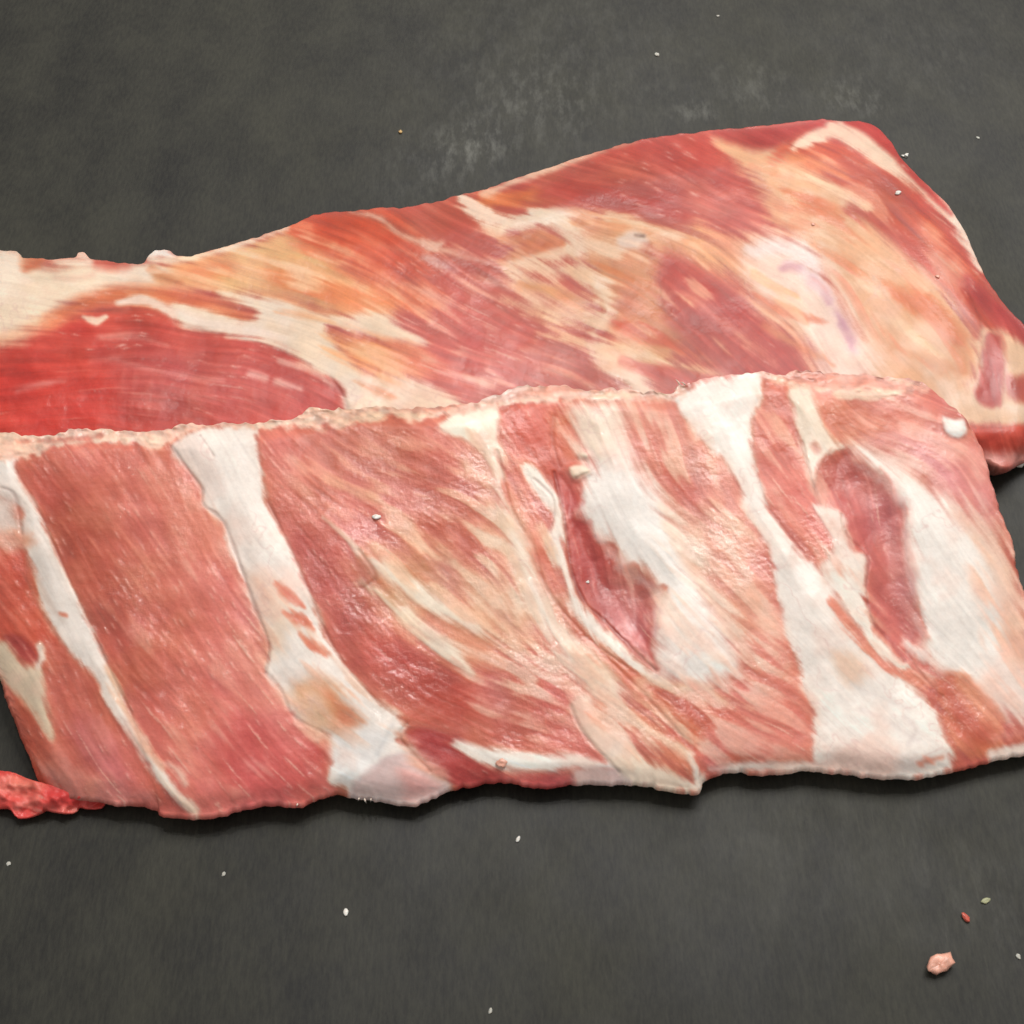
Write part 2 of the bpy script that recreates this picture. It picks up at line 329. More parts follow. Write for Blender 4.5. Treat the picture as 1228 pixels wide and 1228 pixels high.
    l([(900, 300), (960, 300), (985, 345)], [7, 9, 6], (240, 224, 220), 6, 4, a=0.7, fat=1)
    l([(938, 322), (948, 318), (960, 320)], [4, 6, 4], (204, 150, 160), 5, 2, a=0.85, h=-0.5, fat=.8)
    l([(962, 318), (985, 345), (1000, 372), (1014, 394), (1022, 416)], [4, 5, 5, 4, 3], (210, 168, 182), 10, 4, 5, a=0.65, fat=.9)
    l([(986, 354), (1001, 371), (1013, 393), (1021, 412)], [1, 2, 2, 1], (184, 120, 144), 6, 3, 4, a=0.6, h=-0.5, fat=.8)
    for q, w, c in (([(903, 352), (940, 374), (992, 386)], 6, (218, 124, 90)), ([(915, 392), (958, 414), (1000, 438)], 5, (216, 130, 96)), ([(905, 330), (930, 345), (955, 352)], 3, (238, 184, 140))):
        l(q, [5, w, 1.5], c, 4, 4, a=0.9)
    # red streaks on the right
    l([(935, 180), (980, 178), (1022, 200), (1052, 225), (1092, 258), (1122, 292), (1165, 335)], [6, 9, 11, 13, 13, 13, 8], (200, 92, 68), 6, 8, h=0.4, lab='muscle_strip')
    l([(950, 188), (985, 198), (1015, 212)], [5, 8, 4], (226, 134, 92), 6, 5, a=0.9)
    l([(1010, 190), (1050, 218), (1090, 246)], [3, 5, 3], (176, 72, 60), 5, 5, a=0.7)
    l([(1020, 250), (1070, 272), (1112, 310), (1150, 345), (1190, 385)], [6, 11, 11, 11, 9], (192, 82, 68), 6, 8, h=0.3, lab='muscle_strip')
    l([(1105, 270), (1130, 300), (1165, 345)], [4, 8, 5], (212, 122, 98), 6, 6, a=0.8)
    l([(1075, 262), (1115, 298), (1160, 348)], [1, 3, 2], (222, 140, 112), 3, 4, a=0.8)
    for q, w, c in (([(1000, 215), (1050, 245), (1100, 290), (1150, 340)], 6, (192, 78, 56)), ([(1040, 262), (1085, 285), (1130, 325), (1180, 372)], 6, (186, 72, 58)),
                    ([(935, 225), (975, 240), (1010, 262)], 5, (212, 116, 76)), ([(975, 292), (1020, 318), (1070, 340)], 5, (216, 134, 88)), ([(1060, 345), (1110, 372), (1150, 412)], 10, (210, 112, 68)),
                    ([(1030, 305), (1070, 318), (1110, 345)], 4, (240, 200, 166)), ([(940, 205), (990, 222), (1040, 250)], 5, (242, 206, 174)), ([(1040, 372), (1080, 390), (1130, 425)], 9, (238, 198, 162))):
        l(q, [1.5]+[w]*(len(q)-2)+[2], c, 4, 5, a=0.85, fat=.35)
    # white edge
    l([(952, 176), (975, 164), (1000, 154), (1022, 163), (1060, 184), (1100, 214), (1130, 245), (1158, 285), (1176, 322)],
      [4, 8, 11, 12, 11, 11, 9, 7, 4], (240, 208, 184), 4, 5, h=0.8, fat=1, lab='fat_strip')
    p([(855, 156), (905, 154), (950, 150), (992, 142), (984, 152), (968, 156), (944, 168), (915, 178), (880, 170)], (168, 62, 60), 4, 3, h=-0.6, lab='muscle_strip')
    l([(1015, 146), (1042, 150), (1060, 168), (1080, 192), (1102, 216), (1140, 256)], [4, 10, 9, 6, 5, 2], (184, 66, 62), 3, 3, h=-0.2, lab='muscle_strip')
    # right end
    l([(1160, 340), (1195, 375), (1232, 408), (1270, 450)], [7, 12, 14, 14], (180, 72, 70), 6, 5, lab='muscle_strip')
    fat(B, [(1150, 470), (1170, 450), (1172, 410), (1180, 395), (1215, 405), (1250, 430), (1280, 470), (1280, 505), (1228, 512), (1180, 510), (1140, 500)],
        (232, 192, 160), 4, 4, lab='fat_layer', h=0.4)
    p([(1181, 403), (1199, 403), (1203, 430), (1201, 484), (1180, 488), (1168, 474), (1176, 445)], (184, 84, 80), 3, 3, h=-1.4, lab='muscle_pocket')
    p([(1208, 452), (1240, 455), (1250, 485), (1225, 482), (1207, 472)], (186, 90, 82), 4, 3, h=-1.0)
    l([(1168, 440), (1160, 472)], 2, (216, 160, 130), 3, 2, a=0.6)
    p([(1130, 512), (1180, 512), (1228, 508), (1290, 500), (1290, 545), (1228, 545), (1200, 546), (1130, 540)], (206, 76, 60), 4, 3, lab='muscle_strip')
    l([(1170, 548), (1205, 550), (1250, 548)], 9, (222, 150, 140), 6, 3, 3, a=0.9)
    mb = B.marble
    mb([(470, 290), (640, 270), (720, 330), (770, 470), (560, 480), (480, 400)], (230, 170, 142), .16, .45)
    for q, w, c in (([(800, 318), (860, 352), (930, 415)], 9, (186, 66, 58)), ([(735, 386), (785, 402), (835, 425)], 8, (212, 88, 54)), ([(560, 420), (620, 440), (690, 462)], 10, (192, 84, 72)),
                    ([(380, 262), (430, 272), (490, 310)], 9, (206, 76, 50)), ([(690, 225), (760, 240), (820, 262)], 7, (184, 64, 56))):
        l(q, [2, w, 3], c, 8, 7, a=0.8)
    mb([(690, 258), (820, 268), (960, 360), (980, 440), (820, 450), (720, 380)], (240, 202, 168), .20, .5)
    mb([(930, 190), (1060, 200), (1180, 380), (1120, 340), (1000, 260)], (238, 186, 154), .16, .4)
    mb([(900, 215), (1000, 235), (1150, 400), (1130, 450), (1040, 400), (940, 290)], (208, 112, 76), .20, .55, fat=.3)
    mb([(240, 306), (360, 270), (470, 340), (520, 400), (380, 380), (230, 345)], (244, 206, 168), .22, .6)
    mb([(380, 390), (480, 405), (560, 470), (430, 460)], (240, 200, 160), .22, .5)
    mb([(-80, 300), (180, 316), (160, 345), (60, 380), (-80, 420)], (244, 226, 208), .3, .5)
    B.fibres(0.085, 0.42, 0.24)
    B.groove([(395, 450), (412, 475), (416, 490)], 2, 0.6, 0.15); B.groove([(225, 392), (262, 400), (320, 414), (372, 437)], 2, 0.5, 0.10)
    B.groove([(1160, 345), (1178, 395), (1176, 440)], 2, 0.5, 0.15)
    lum = B.col.mean(2, keepdims=True); B.col = lum+(B.col-lum)*0.99; B.col = np.clip(0.62+(B.col-0.62)*1.04, 0.03, 0.97)
    return B

# ------------------------------------------------------------------ front slab: rib side up
def front_map():
    F = Flesh(-110, 400, 1320, 1030, (197, 98, 82), [
        (100, 600, 50), (150, 700, 56), (200, 850, 50), (80, 850, 55), (30, 700, 60), (280, 600, 68), (350, 760, 60), (350, 560, 45),
        (430, 560, 38), (420, 700, 52), (500, 600, 35), (560, 650, 34), (500, 800, 38), (580, 850, 25), (480, 920, 20), (630, 600, 60),
        (640, 700, 56), (620, 800, 35), (740, 560, 62), (700, 700, 75), (750, 840, 40), (800, 600, 42), (850, 680, 38), (880, 800, 45),
        (900, 860, 30), (870, 520, 60), (930, 560, 62), (990, 660, 50), (1060, 800, 42), (1040, 620, 75), (1090, 520, 15), (1150, 600, 50),
        (1180, 750, 55), (1160, 860, 40), (1050, 880, 30), (800, 900, 45)])
    p, l = F.poly, F.line
    # ---- panel by panel muscle tone
    p([(15, 535), (220, 535), (260, 620), (320, 790), (400, 950), (240, 975), (120, 800)], (211, 110, 94), 10, 6, h=1.2, edge=45, lab='muscle_bundle')
    p([(30, 560), (80, 570), (160, 720), (190, 850), (170, 880), (110, 740)], (190, 86, 70), 14, 9, a=0.75)
    p([(150, 560), (230, 570), (300, 740), (330, 830), (260, 800), (180, 680)], (210, 116, 100), 20, 10, a=0.7)
    p([(270, 860), (380, 870), (400, 940), (300, 960), (260, 920)], (186, 66, 62), 14, 8, a=0.8)
    p([(300, 700), (345, 840), (385, 880), (340, 890), (280, 800)], (210, 130, 112), 14, 8, a=0.6)
    p([(310, 520), (540, 515), (600, 580), (660, 740), (690, 850), (560, 890), (490, 870), (420, 810), (350, 660)], (206, 108, 92), 10, 6, h=1.2, edge=45, lab='muscle_bundle')
    p([(320, 600), (380, 640), (430, 700), (450, 780), (430, 810), (390, 740), (350, 670)], (184, 86, 76), 14, 9, a=0.8)
    p([(400, 560), (480, 560), (540, 620), (460, 640)], (208, 100, 92), 16, 10, a=0.7)
    p([(440, 760), (540, 800), (590, 850), (520, 860), (460, 820)], (192, 72, 60), 12, 8, a=0.8)
    p([(560, 790), (650, 780), (690, 850), (640, 890), (580, 870)], (204, 100, 88), 14, 8, a=0.8)
    p([(600, 490), (690, 482), (690, 560), (660, 580), (620, 570)], (202, 86, 66), 10, 7, h=0.6, edge=25, lab='muscle_bundle')
    p([(660, 500), (690, 500), (696, 550), (672, 555)], (216, 116, 76), 9, 6, a=0.8)
    p([(735, 485), (815, 480), (890, 590), (960, 810), (975, 910), (860, 925), (800, 840), (880, 800), (840, 690), (790, 590)], (214, 130, 110), 8, 6, h=1.2, edge=45, lab='muscle_bundle')
    p([(800, 610), (890, 620), (925, 720), (900, 790), (860, 720), (820, 660)], (226, 160, 134), 16, 14, a=0.8)
    p([(760, 520), (800, 540), (840, 600), (800, 600)], (202, 92, 74), 12, 8, a=0.7)
    p([(870, 780), (955, 800), (975, 880), (900, 900), (860, 860)], (208, 110, 96), 16, 10, a=0.8)
    p([(790, 830), (880, 850), (900, 910), (850, 920), (800, 880)], (200, 92, 74), 12, 8, a=0.8)
    p([(912, 462), (948, 462), (962, 520), (980, 600), (1020, 680), (990, 690), (940, 610), (905, 540)], (200, 92, 74), 7, 6, h=0.8, edge=20, lab='muscle_bundle')
    p([(960, 460), (1110, 470), (1170, 530), (1200, 640), (1150, 620), (1090, 565), (1020, 535), (985, 520)], (216, 138, 126), 8, 6, h=0.8, edge=30, lab='muscle_bundle')
    p([(968, 475), (1010, 480), (1060, 490), (1090, 500), (1040, 520), (1015, 540), (985, 510)], (206, 108, 76), 9, 6, a=0.9)
    p([(1080, 525), (1140, 545), (1150, 590), (1110, 565)], (212, 134, 134), 12, 6, a=0.8)
    p([(1060, 475), (1120, 480), (1130, 505), (1070, 505)], (212, 116, 94), 9, 6, a=0.8)
    # ---- far left
    p([(-100, 660), (25, 656), (30, 690), (50, 735), (70, 770), (60, 790), (30, 790), (-100, 750)], (208, 84, 66), 4, 5, lab='muscle_bundle')
    p([(50, 772), (90, 790), (115, 830), (200, 960), (60, 950), (45, 850)], (190, 92, 74), 6, 5, lab='muscle_bundle')
    p([(80, 870), (115, 870), (150, 930), (110, 930)], (180, 96, 98), 12, 8, a=0.7)
    p([(15, 820), (50, 860), (65, 940), (40, 940)], (188, 84, 64), 5, 5)
    p([(55, 915), (130, 930), (190, 960), (100, 965), (55, 945)], (206, 128, 112), 8, 5, 4, a=0.8)
    p([(3, 764), (22, 762), (44, 780), (45, 797), (20, 788)], (168, 62, 60), 3, 3, h=-1.4)
    fat(F, [(-30, 768), (5, 770), (28, 795), (50, 802), (55, 840), (64, 884), (50, 872), (28, 838), (0, 806)], (220, 200, 174), 3, 3, lab='fat_strip', h=0.8)
    l([(47, 774), (50, 785), (46, 800)], [4, 5, 3], (226, 205, 190), 2, 2, h=1.0, fat=1)
    fat(F, [(-60, 545), (12, 538), (19, 562), (28, 582), (46, 612), (63, 650), (86, 702), (112, 752), (127, 792), (152, 850), (180, 898), (205, 935), (232, 970),
            (214, 966), (190, 940), (160, 893), (130, 850), (117, 815), (88, 788), (66, 757), (52, 733), (45, 700), (32, 670), (26, 640), (20, 602), (-60, 590)],
        (240, 229, 220), 3, 3.5, 2.2, lab='fat_strip', h=2.8, edge=20)
    p([(-60, 588), (10, 592), (20, 612), (24, 640), (-60, 645)], (224, 200, 188), 9, 4, 3, h=-0.7, fat=1)
    p([(-60, 642), (22, 640), (27, 656), (-60, 662)], (222, 160, 146), 7, 6, 3)
    l([(4, 545), (8, 556), (10, 568)], [6, 8, 5], (245, 236, 228), 3, 1, h=3.0, fat=1)
    l([(46, 690), (55, 715), (75, 745)], [2, 4, 2], (212, 192, 180), 4, 2, a=0.7, fat=1)
    l([(72, 736), (79, 738)], 1.6, (208, 100, 90), 2, 1, 2, a=0.9)
    l([(128, 800), (165, 880), (195, 920)], [2, 4, 3], (226, 176, 140), 5, 4, a=0.7, fat=.5)
    # bottom left fat nicks
    l([(190, 930), (212, 955), (232, 972)], [3, 5, 6], (238, 216, 196), 3, 3, h=0.7, fat=1, lab='fat_strand')
    l([(200, 915), (214, 925), (222, 940)], [3, 5, 3], (236, 190, 172), 3, 3, h=0.5, fat=.8)
    # ---- rib strip 2
    fat(F, [(205, 533), (240, 512), (304, 508), (306, 530), (312, 562), (320, 600), (341, 640), (357, 680), (381, 738), (402, 780), (430, 818), (452, 840),
            (488, 868), (480, 886), (500, 898), (516, 925), (540, 940), (510, 962), (430, 962), (412, 945), (394, 934), (401, 900), (390, 880), (352, 858), (336, 826), (318, 806),
            (322, 770), (306, 730), (292, 690), (276, 652), (268, 625), (243, 605), (242, 586), (228, 566), (214, 552)], (243, 232, 223), 3, 3.5, 2.2, lab='fat_strip', h=3.4, edge=30)
    p([(207, 534), (235, 520), (262, 560), (270, 590), (246, 600), (240, 580), (225, 560)], (234, 216, 206), 4, 1.5, h=0.5, fat=1)
    p([(300, 690), (330, 700), (350, 735), (345, 775), (320, 790), (316, 745)], (236, 206, 180), 10, 6, a=0.7, fat=1)
    p([(350, 822), (392, 814), (412, 838), (432, 866), (402, 874), (378, 884), (360, 862)], (234, 188, 150), 9, 5, fat=.6, h=-0.5, lab='muscle_strip')
    p([(392, 828), (412, 838), (434, 866), (406, 872), (392, 852)], (222, 138, 102), 8, 5, fat=.3)
    for q, w in (([(330, 700), (347, 714), (364, 728)], 4), ([(340, 734), (358, 741), (376, 754)], 6.5), ([(358, 760), (374, 774), (392, 785)], 4.5)):
        l(q, [0.5, w, 0.5], (208, 98, 76), 4, 4, 2, h=-0.6, fat=.2)
    p([(398, 884), (440, 872), (470, 880), (458, 905), (430, 935), (402, 930)], (240, 235, 231), 6, 3, fat=1)
    p([(418, 950), (440, 925), (470, 905), (498, 902), (520, 928), (542, 938), (512, 962), (430, 962)], GREYP, 4, 2, fat=1, h=-0.3, lab='cut_rib_end')
    p([(480, 925), (510, 930), (525, 945), (490, 955)], (226, 160, 160), 8, 4, a=0.7, fat=.8)
    l([(452, 905), (462, 885), (470, 870)], 2, (205, 205, 205), 4, 1, a=0.5, fat=1)
    # ---- dark red at the bottom, fat along it
    p([(488, 872), (548, 882), (580, 908), (620, 922), (700, 930), (690, 945), (560, 942), (530, 930), (500, 902)], (178, 64, 64), 4, 4, lab='muscle_strip')
    l([(480, 885), (500, 905), (530, 928)], [5, 7, 8], (222, 166, 158), 7, 4, a=0.7)
    l([(546, 890), (580, 904), (630, 914), (690, 914), (745, 920)], [5, 9, 10, 9, 6], (242, 236, 228), 3.5, 4, h=1.0, fat=1, lab='fat_strip')
    p([(688, 924), (720, 918), (765, 922), (775, 940), (700, 945)], GREYP, 4, 2, fat=1, lab='cut_rib_end')
    # ---- fat in panel 2
    p([(425, 670), (470, 645), (525, 650), (600, 700), (640, 760), (600, 800), (540, 800), (470, 740), (435, 700)], (226, 160, 122), 14, 14, a=0.75, h=0.3)
    p([(555, 690), (620, 690), (660, 750), (610, 770)], (226, 184, 152), 14, 12, a=0.75, fat=.4)
    l([(386, 620), (412, 642), (430, 664), (450, 690)], [1, 3, 4, 4], (228, 200, 180), 2, 2, h=0.8, fat=.8, lab='fat_strand')
    l([(392, 575), (430, 592), (470, 612)], [2, 5, 2], (224, 160, 130), 5, 4, a=0.8)
    l([(445, 674), (480, 695), (515, 720), (560, 748), (600, 772)], [4, 11, 12, 8, 3], (244, 228, 208), 5, 5, h=0.9, fat=1, lab='fat_strip')
    l([(432, 698), (468, 720), (500, 750), (535, 778), (565, 806)], [4, 8, 10, 9, 4], (242, 222, 196), 5, 5, h=0.9, fat=1, lab='fat_strip')
    l([(430, 672), (455, 700), (480, 725)], [4, 6, 3], (196, 122, 78), 6, 3, a=0.7, h=-0.5)
    p([(425, 672), (442, 680), (446, 700), (432, 700)], (150, 68, 56), 8, 4, a=0.6)  # dark shadow beside the fat, painted into the colour
    p([(518, 670), (545, 668), (555, 700), (530, 715)], (208, 140, 138), 12, 6, a=0.65)
    p([(580, 815), (610, 810), (612, 860), (590, 855)], (210, 140, 136), 12, 6, a=0.5)  # purplish sheen painted onto the muscle colour
    p([(395, 610), (440, 620), (560, 600), (600, 640), (520, 640)], (212, 118, 90), 16, 12, a=0.6)
    # ---- fat strip 3 with its combed left side
    fat(F, [(527, 510), (546, 494), (588, 482), (597, 500), (592, 535), (582, 542), (560, 530), (540, 520)], (246, 234, 216), 2.5, 2, lab='fat_strip', h=1.5)
    p([(560, 540), (590, 535), (612, 600), (645, 680), (690, 770), (760, 850), (720, 850), (660, 780), (600, 690), (575, 620)], (232, 184, 150), 14, 16, a=0.75, fat=.4)
    fat(F, [(580, 535), (595, 535), (603, 575), (614, 612), (636, 655), (652, 705), (676, 755), (722, 790), (752, 832), (740, 846), (700, 825), (664, 780), (640, 735), (612, 672), (596, 610)],
        (243, 226, 208), 8, 10, lab='+', h=0.9)
    fat(F, [(684, 846), (704, 836), (722, 866), (752, 888), (790, 916), (828, 934), (845, 925), (842, 950), (822, 950), (762, 940), (742, 926), (720, 902), (700, 880)],
        (236, 216, 196), 4, 5, lab='fat_strip', h=1.3)
    l([(690, 795), (720, 825), (760, 842)], [6, 9, 3], (234, 208, 184), 5, 6, fat=.9, a=0.9)
    l([(720, 850), (770, 870), (825, 920)], [10, 14, 10], (210, 126, 94), 7, 7, a=0.9, h=0.3, lab='muscle_strip')
    l([(745, 858), (790, 882), (830, 905)], [2, 3, 2], (234, 200, 172), 2.5, 4, fat=.8, h=0.4)
    l([(825, 905), (834, 922), (838, 942)], [2, 4, 4], (240, 222, 206), 2, 2, fat=1, h=0.5)
    # muscle band between strips 3 and 4
    l([(608, 585), (638, 640), (662, 700), (700, 756), (755, 806), (800, 850), (850, 890)], [9, 10, 9, 11, 13, 14, 9], (204, 104, 76), 5, 7, h=0.3, lab='muscle_strip')
    l([(640, 670), (662, 700), (690, 745)], [3, 5, 3], (180, 84, 68), 5, 5, a=0.6)
    # ---- pocket 1, its lip, the white fat beyond
    fat(F, [(632, 560), (656, 574), (675, 604), (677, 650), (687, 692), (702, 730), (732, 760), (762, 785), (782, 806), (806, 826), (772, 812), (730, 783), (694, 745), (678, 702),
            (660, 670), (655, 640), (664, 618), (648, 595)], (242, 230, 218), 3, 5, lab='fat_strip', h=1.2)
    l([(650, 632), (662, 662), (672, 690)], [3, 5, 3], (226, 186, 150), 5, 5, a=0.7, fat=.6)
    fat(F, [(686, 488), (742, 484), (748, 520), (772, 560), (802, 600), (818, 640), (834, 672), (862, 720), (886, 765), (892, 800), (872, 818), (840, 826), (800, 820), (786, 806), (770, 760),
            (780, 705), (760, 690), (735, 670), (710, 645), (690, 610), (694, 580), (706, 560), (694, 530)], (243, 236, 229), 13, 12, 2, lab='fat_strip', h=4.0, edge=45)
    p([(686, 488), (742, 484), (746, 520), (740, 545), (705, 540)], (243, 216, 192), 14, 8, 3, a=0.8, fat=1)
    l([(800, 620), (830, 680), (870, 740), (900, 800)], [5, 10, 12, 10], (238, 206, 182), 10, 12, a=0.7, fat=.7)
    l([(770, 815), (830, 828), (900, 850)], [6, 8, 3], (236, 200, 168), 7, 8, a=0.8, fat=.7)
    p([(664, 566), (692, 576), (699, 600), (690, 618), (708, 622), (716, 648), (736, 652), (742, 678), (764, 682), (784, 700), (801, 704), (792, 726), (786, 752), (781, 776), (788, 802),
       (768, 778), (750, 770), (722, 742), (701, 722), (687, 692), (681, 660), (676, 620)], (180, 72, 68), 3.5, 2, 4, h=-6.5, edge=30, lab='muscle_pocket')
    p([(735, 690), (780, 705), (785, 750), (775, 780), (745, 745)], (200, 124, 124), 9, 7, 5, a=0.65)  # pinkish shine painted into the pocket's right side
    p([(695, 650), (725, 660), (735, 690), (705, 690)], (192, 92, 84), 10, 5, a=0.6)
    p([(666, 545), (690, 560), (694, 585), (676, 600)], (190, 92, 80), 6, 4, a=0.6)
    l([(697, 604), (706, 632), (728, 656), (752, 684), (784, 706), (790, 728), (784, 760)], [2, 4, 4, 4, 4, 4, 3], (216, 182, 186), 5, 4, 5, a=0.7, fat=.6)
    for k in range(9):
        x, y = 712+rng.random()*65, 665+rng.random()*90
        l([(x, y), (x+2, y+8), (x+4, y+18)], [0.5, 1.3, 0.5], (224, 164, 164), 1.5, 1.5, a=0.7, h=0.5)
    for (x, y, rr) in ((704, 628, 7), (727, 662, 7), (757, 688, 6), (781, 716, 6)):
        l([(x-3, y-5), (x+2, y), (x+1, y+7)], [2, rr*0.6, 2], (206, 138, 140), 3, 3, 3, a=0.8, h=0.8)
    # ---- rib strip 4
    fat(F, [(803, 476), (830, 460), (870, 450), (913, 446), (913, 478), (901, 500), (898, 520), (906, 560), (917, 600), (937, 632), (962, 662), (988, 692), (1004, 716), (1034, 760), (1064, 792),
            (1094, 822), (1122, 850), (1132, 880), (1140, 925), (1062, 934), (984, 918), (974, 890), (974, 850), (964, 820), (958, 800), (944, 760), (930, 705), (924, 680), (918, 650),
            (893, 612), (889, 590), (869, 555), (840, 525), (812, 490)], (243, 233, 224), 3, 4, 2.2, lab='fat_strip', h=3.4, edge=32)
    p([(1000, 780), (1030, 788), (1042, 808), (1018, 820), (1002, 802)], (226, 188, 158), 7, 4, a=0.8, fat=.7)
    p([(1000, 900), (1060, 905), (1110, 915), (1050, 930), (1000, 920)], (226, 204, 196), 9, 3, a=0.6, fat=1)
    for q in ([(1030, 850), (1060, 862), (1100, 888)], [(1085, 860), (1098, 876), (1090, 892)], [(1010, 915), (1045, 905), (1090, 922)], [(1020, 820), (1060, 838), (1090, 850)]):
        l(q, 1.6, (214, 200, 194), 3, 1.5, a=0.6, fat=1, h=-0.5)
    l([(1104, 915), (1130, 908)], 4, (222, 150, 130), 3, 3, a=0.8)
    # muscle slivers in strip 4-5
    l([(940, 612), (962, 640), (1000, 690), (1034, 745)], [8, 10, 8, 5], (206, 112, 88), 5, 7, h=0.3, lab='muscle_strip')
    l([(998, 722), (1034, 768), (1072, 800), (1110, 818)], [5, 9, 8, 10], (206, 122, 96), 4, 5, h=-0.3, lab='+')
    l([(1010, 690), (1040, 740), (1066, 775)], [3, 5, 2], (220, 160, 130), 5, 5, a=0.7, fat=.5)
    # ---- strip 5, lip of pocket 2
    fat(F, [(946, 466), (969, 462), (986, 510), (1002, 530), (1012, 536), (1000, 548), (986, 552), (978, 584), (969, 562), (956, 522), (950, 492)], (232, 214, 194), 3, 3, lab='fat_strip', h=1.0)
    l([(976, 534), (980, 540)], 4, (190, 128, 122), 2.5, 1, a=0.9, h=-0.9)
    fat(F, [(974, 604), (1006, 610), (1021, 628), (1017, 652), (1036, 666), (1039, 692), (1040, 722), (1050, 752), (1076, 786), (1090, 800), (1060, 790), (1032, 756), (1010, 722), (984, 684),
            (998, 660), (988, 632)], (242, 231, 219), 3, 5, lab='fat_strip', h=1.2)
    # ---- big right fat and pocket 2
    fat(F, [(1018, 534), (1060, 546), (1100, 560), (1132, 590), (1158, 616), (1192, 642), (1216, 680), (1235, 760), (1300, 800), (1300, 880), (1232, 870), (1192, 856), (1160, 824), (1130, 812),
            (1104, 785), (1090, 760), (1080, 700), (1076, 640), (1050, 585), (1030, 560)], (243, 235, 227), 13, 12, 2, lab='fat_strip', h=4.0, edge=50)
    p([(1168, 625), (1200, 650), (1218, 690), (1250, 790), (1225, 800), (1195, 740), (1175, 680)], (234, 190, 168), 12, 10, 3, a=0.55, fat=.7)
    p([(1195, 740), (1225, 760), (1250, 820), (1215, 800)], (222, 156, 128), 8, 8, 3, a=0.5, fat=.4)
    p([(998, 540), (1016, 540), (1023, 554), (1042, 560), (1066, 580), (1071, 600), (1086, 612), (1085, 650), (1092, 700), (1101, 722), (1109, 750), (1101, 775), (1085, 792), (1060, 772),
       (1045, 742), (1038, 702), (1041, 670), (1025, 660), (1014, 640), (1009, 616), (980, 602), (976, 585), (982, 558)], (184, 90, 82), 3.5, 2, 3.5, h=-6.5, edge=30, lab='muscle_pocket')
    p([(1045, 570), (1080, 605), (1085, 650), (1098, 720), (1100, 770), (1075, 720), (1065, 640)], (196, 132, 128), 9, 6, 4, a=0.7)
    p([(1020, 580), (1060, 590), (1070, 640), (1035, 635)], (190, 104, 100), 10, 5, 4, a=0.7)
    l([(1024, 556), (1062, 580), (1084, 612), (1086, 660), (1096, 720), (1104, 760)], [2, 4, 4, 4, 4, 3], (214, 178, 180), 5, 4, 5, a=0.7, fat=.6)
    l([(1086, 770), (1100, 782), (1108, 796)], [5, 6, 4], (226, 212, 208), 3, 2, 3, fat=1, h=0.6)
    # ---- lower right muscle
    p([(1122, 818), (1146, 808), (1168, 824), (1202, 856), (1204, 880), (1196, 902), (1166, 908), (1146, 892), (1130, 860)], (208, 122, 86), 4, 5, h=-1.0, lab='muscle_pocket')
    p([(1124, 818), (1142, 812), (1160, 840), (1190, 880), (1185, 900), (1150, 880), (1132, 850)], (180, 78, 58), 9, 6, a=0.75)
    p([(1150, 816), (1180, 838), (1200, 862), (1180, 860), (1158, 836)], (220, 156, 112), 8, 6, a=0.8)
    l([(1195, 885), (1225, 878), (1260, 880)], [4, 7, 8], (218, 140, 122), 6, 4, a=0.8)
    l([(1190, 904), (1225, 898), (1270, 892)], 7, (240, 218, 206), 4, 2, fat=1, lab='fat_strip')
    # bottom edge fat
    l([(850, 922), (900, 918), (985, 920)], [3, 5, 5], (240, 222, 212), 3, 3, fat=1, h=0.3, lab='fat_strip')
    p([(845, 880), (872, 888), (868, 918), (848, 925)], (188, 92, 94), 7, 5, a=0.7)
    p([(1130, 497), (1140, 502), (1156, 502), (1161, 514), (1154, 524), (1138, 523), (1131, 512)], (247, 240, 234), 1.5, 0.5, 2, h=5, edge=9, fat=1, lab='fat_lump')
    p([(681, 560), (694, 557), (708, 562), (708, 568), (697, 572), (686, 574)], (246, 226, 204), 1.5, 0.5, 2, h=4, edge=7, fat=1, lab='fat_lump')
    l([(698, 545), (702, 546)], 3, (246, 226, 204), 1.5, 0.5, h=3, edge=5, fat=1)
    # ---- sawn far edge
    rim = [(-100, 500), (0, 505), (150, 500), (330, 490), (372, 478), (560, 470), (640, 446), (812, 455), (812, 480), (760, 479), (700, 481), (640, 482), (600, 484), (560, 492), (520, 500), (480, 501), (430, 506),
           (400, 514), (350, 513), (300, 512), (240, 514), (200, 533), (130, 530), (90, 528), (60, 534), (30, 548), (-100, 552)]
    p(rim, (234, 200, 184), 2.5, 2, 5, h=-1.0, fat=.5, lab='sawn_edge')
    rim2 = [(912, 440), (960, 430), (1110, 440), (1112, 470), (1070, 474), (1020, 470), (985, 466), (950, 460), (925, 458)]
    p(rim2, (222, 164, 148), 2.5, 2, 4, h=-1.0, fat=.4, lab='sawn_edge')
    for q, c, w in (([(0, 524), (60, 521), (130, 518)], (236, 214, 196), 3), ([(70, 532), (120, 527), (190, 524)], (236, 212, 192), 3), ([(20, 530), (80, 526), (120, 522)], (198, 122, 106), 2),
                    ([(310, 511), (340, 508), (380, 503)], (238, 216, 196), 3), ([(400, 506), (450, 498), (520, 496)], (232, 204, 180), 4), ([(450, 490), (520, 490), (560, 482)], (206, 140, 122), 3),
                    ([(610, 475), (680, 464), (740, 468)], (206, 140, 122), 5), ([(690, 477), (760, 472), (800, 472)], (238, 212, 186), 3), ([(640, 480), (600, 484)], (234, 204, 180), 3),
                    ([(940, 452), (990, 454), (1050, 456)], (198, 122, 106), 6), ([(1000, 472), (1040, 474), (1085, 468)], (240, 220, 194), 6), ([(1060, 454), (1090, 458), (1105, 466)], (238, 212, 184), 5),
                    ([(925, 452), (960, 462), (995, 468)], (236, 206, 182), 3)):
        l(q, [1, w, 1], c, 2, 1, 3.5, a=0.9, fat=.7, h=0.5)
    mb = F.marble
    mb([(430, 590), (560, 560), (660, 740), (690, 850), (600, 830), (480, 730)], (238, 200, 168), .34, .8)
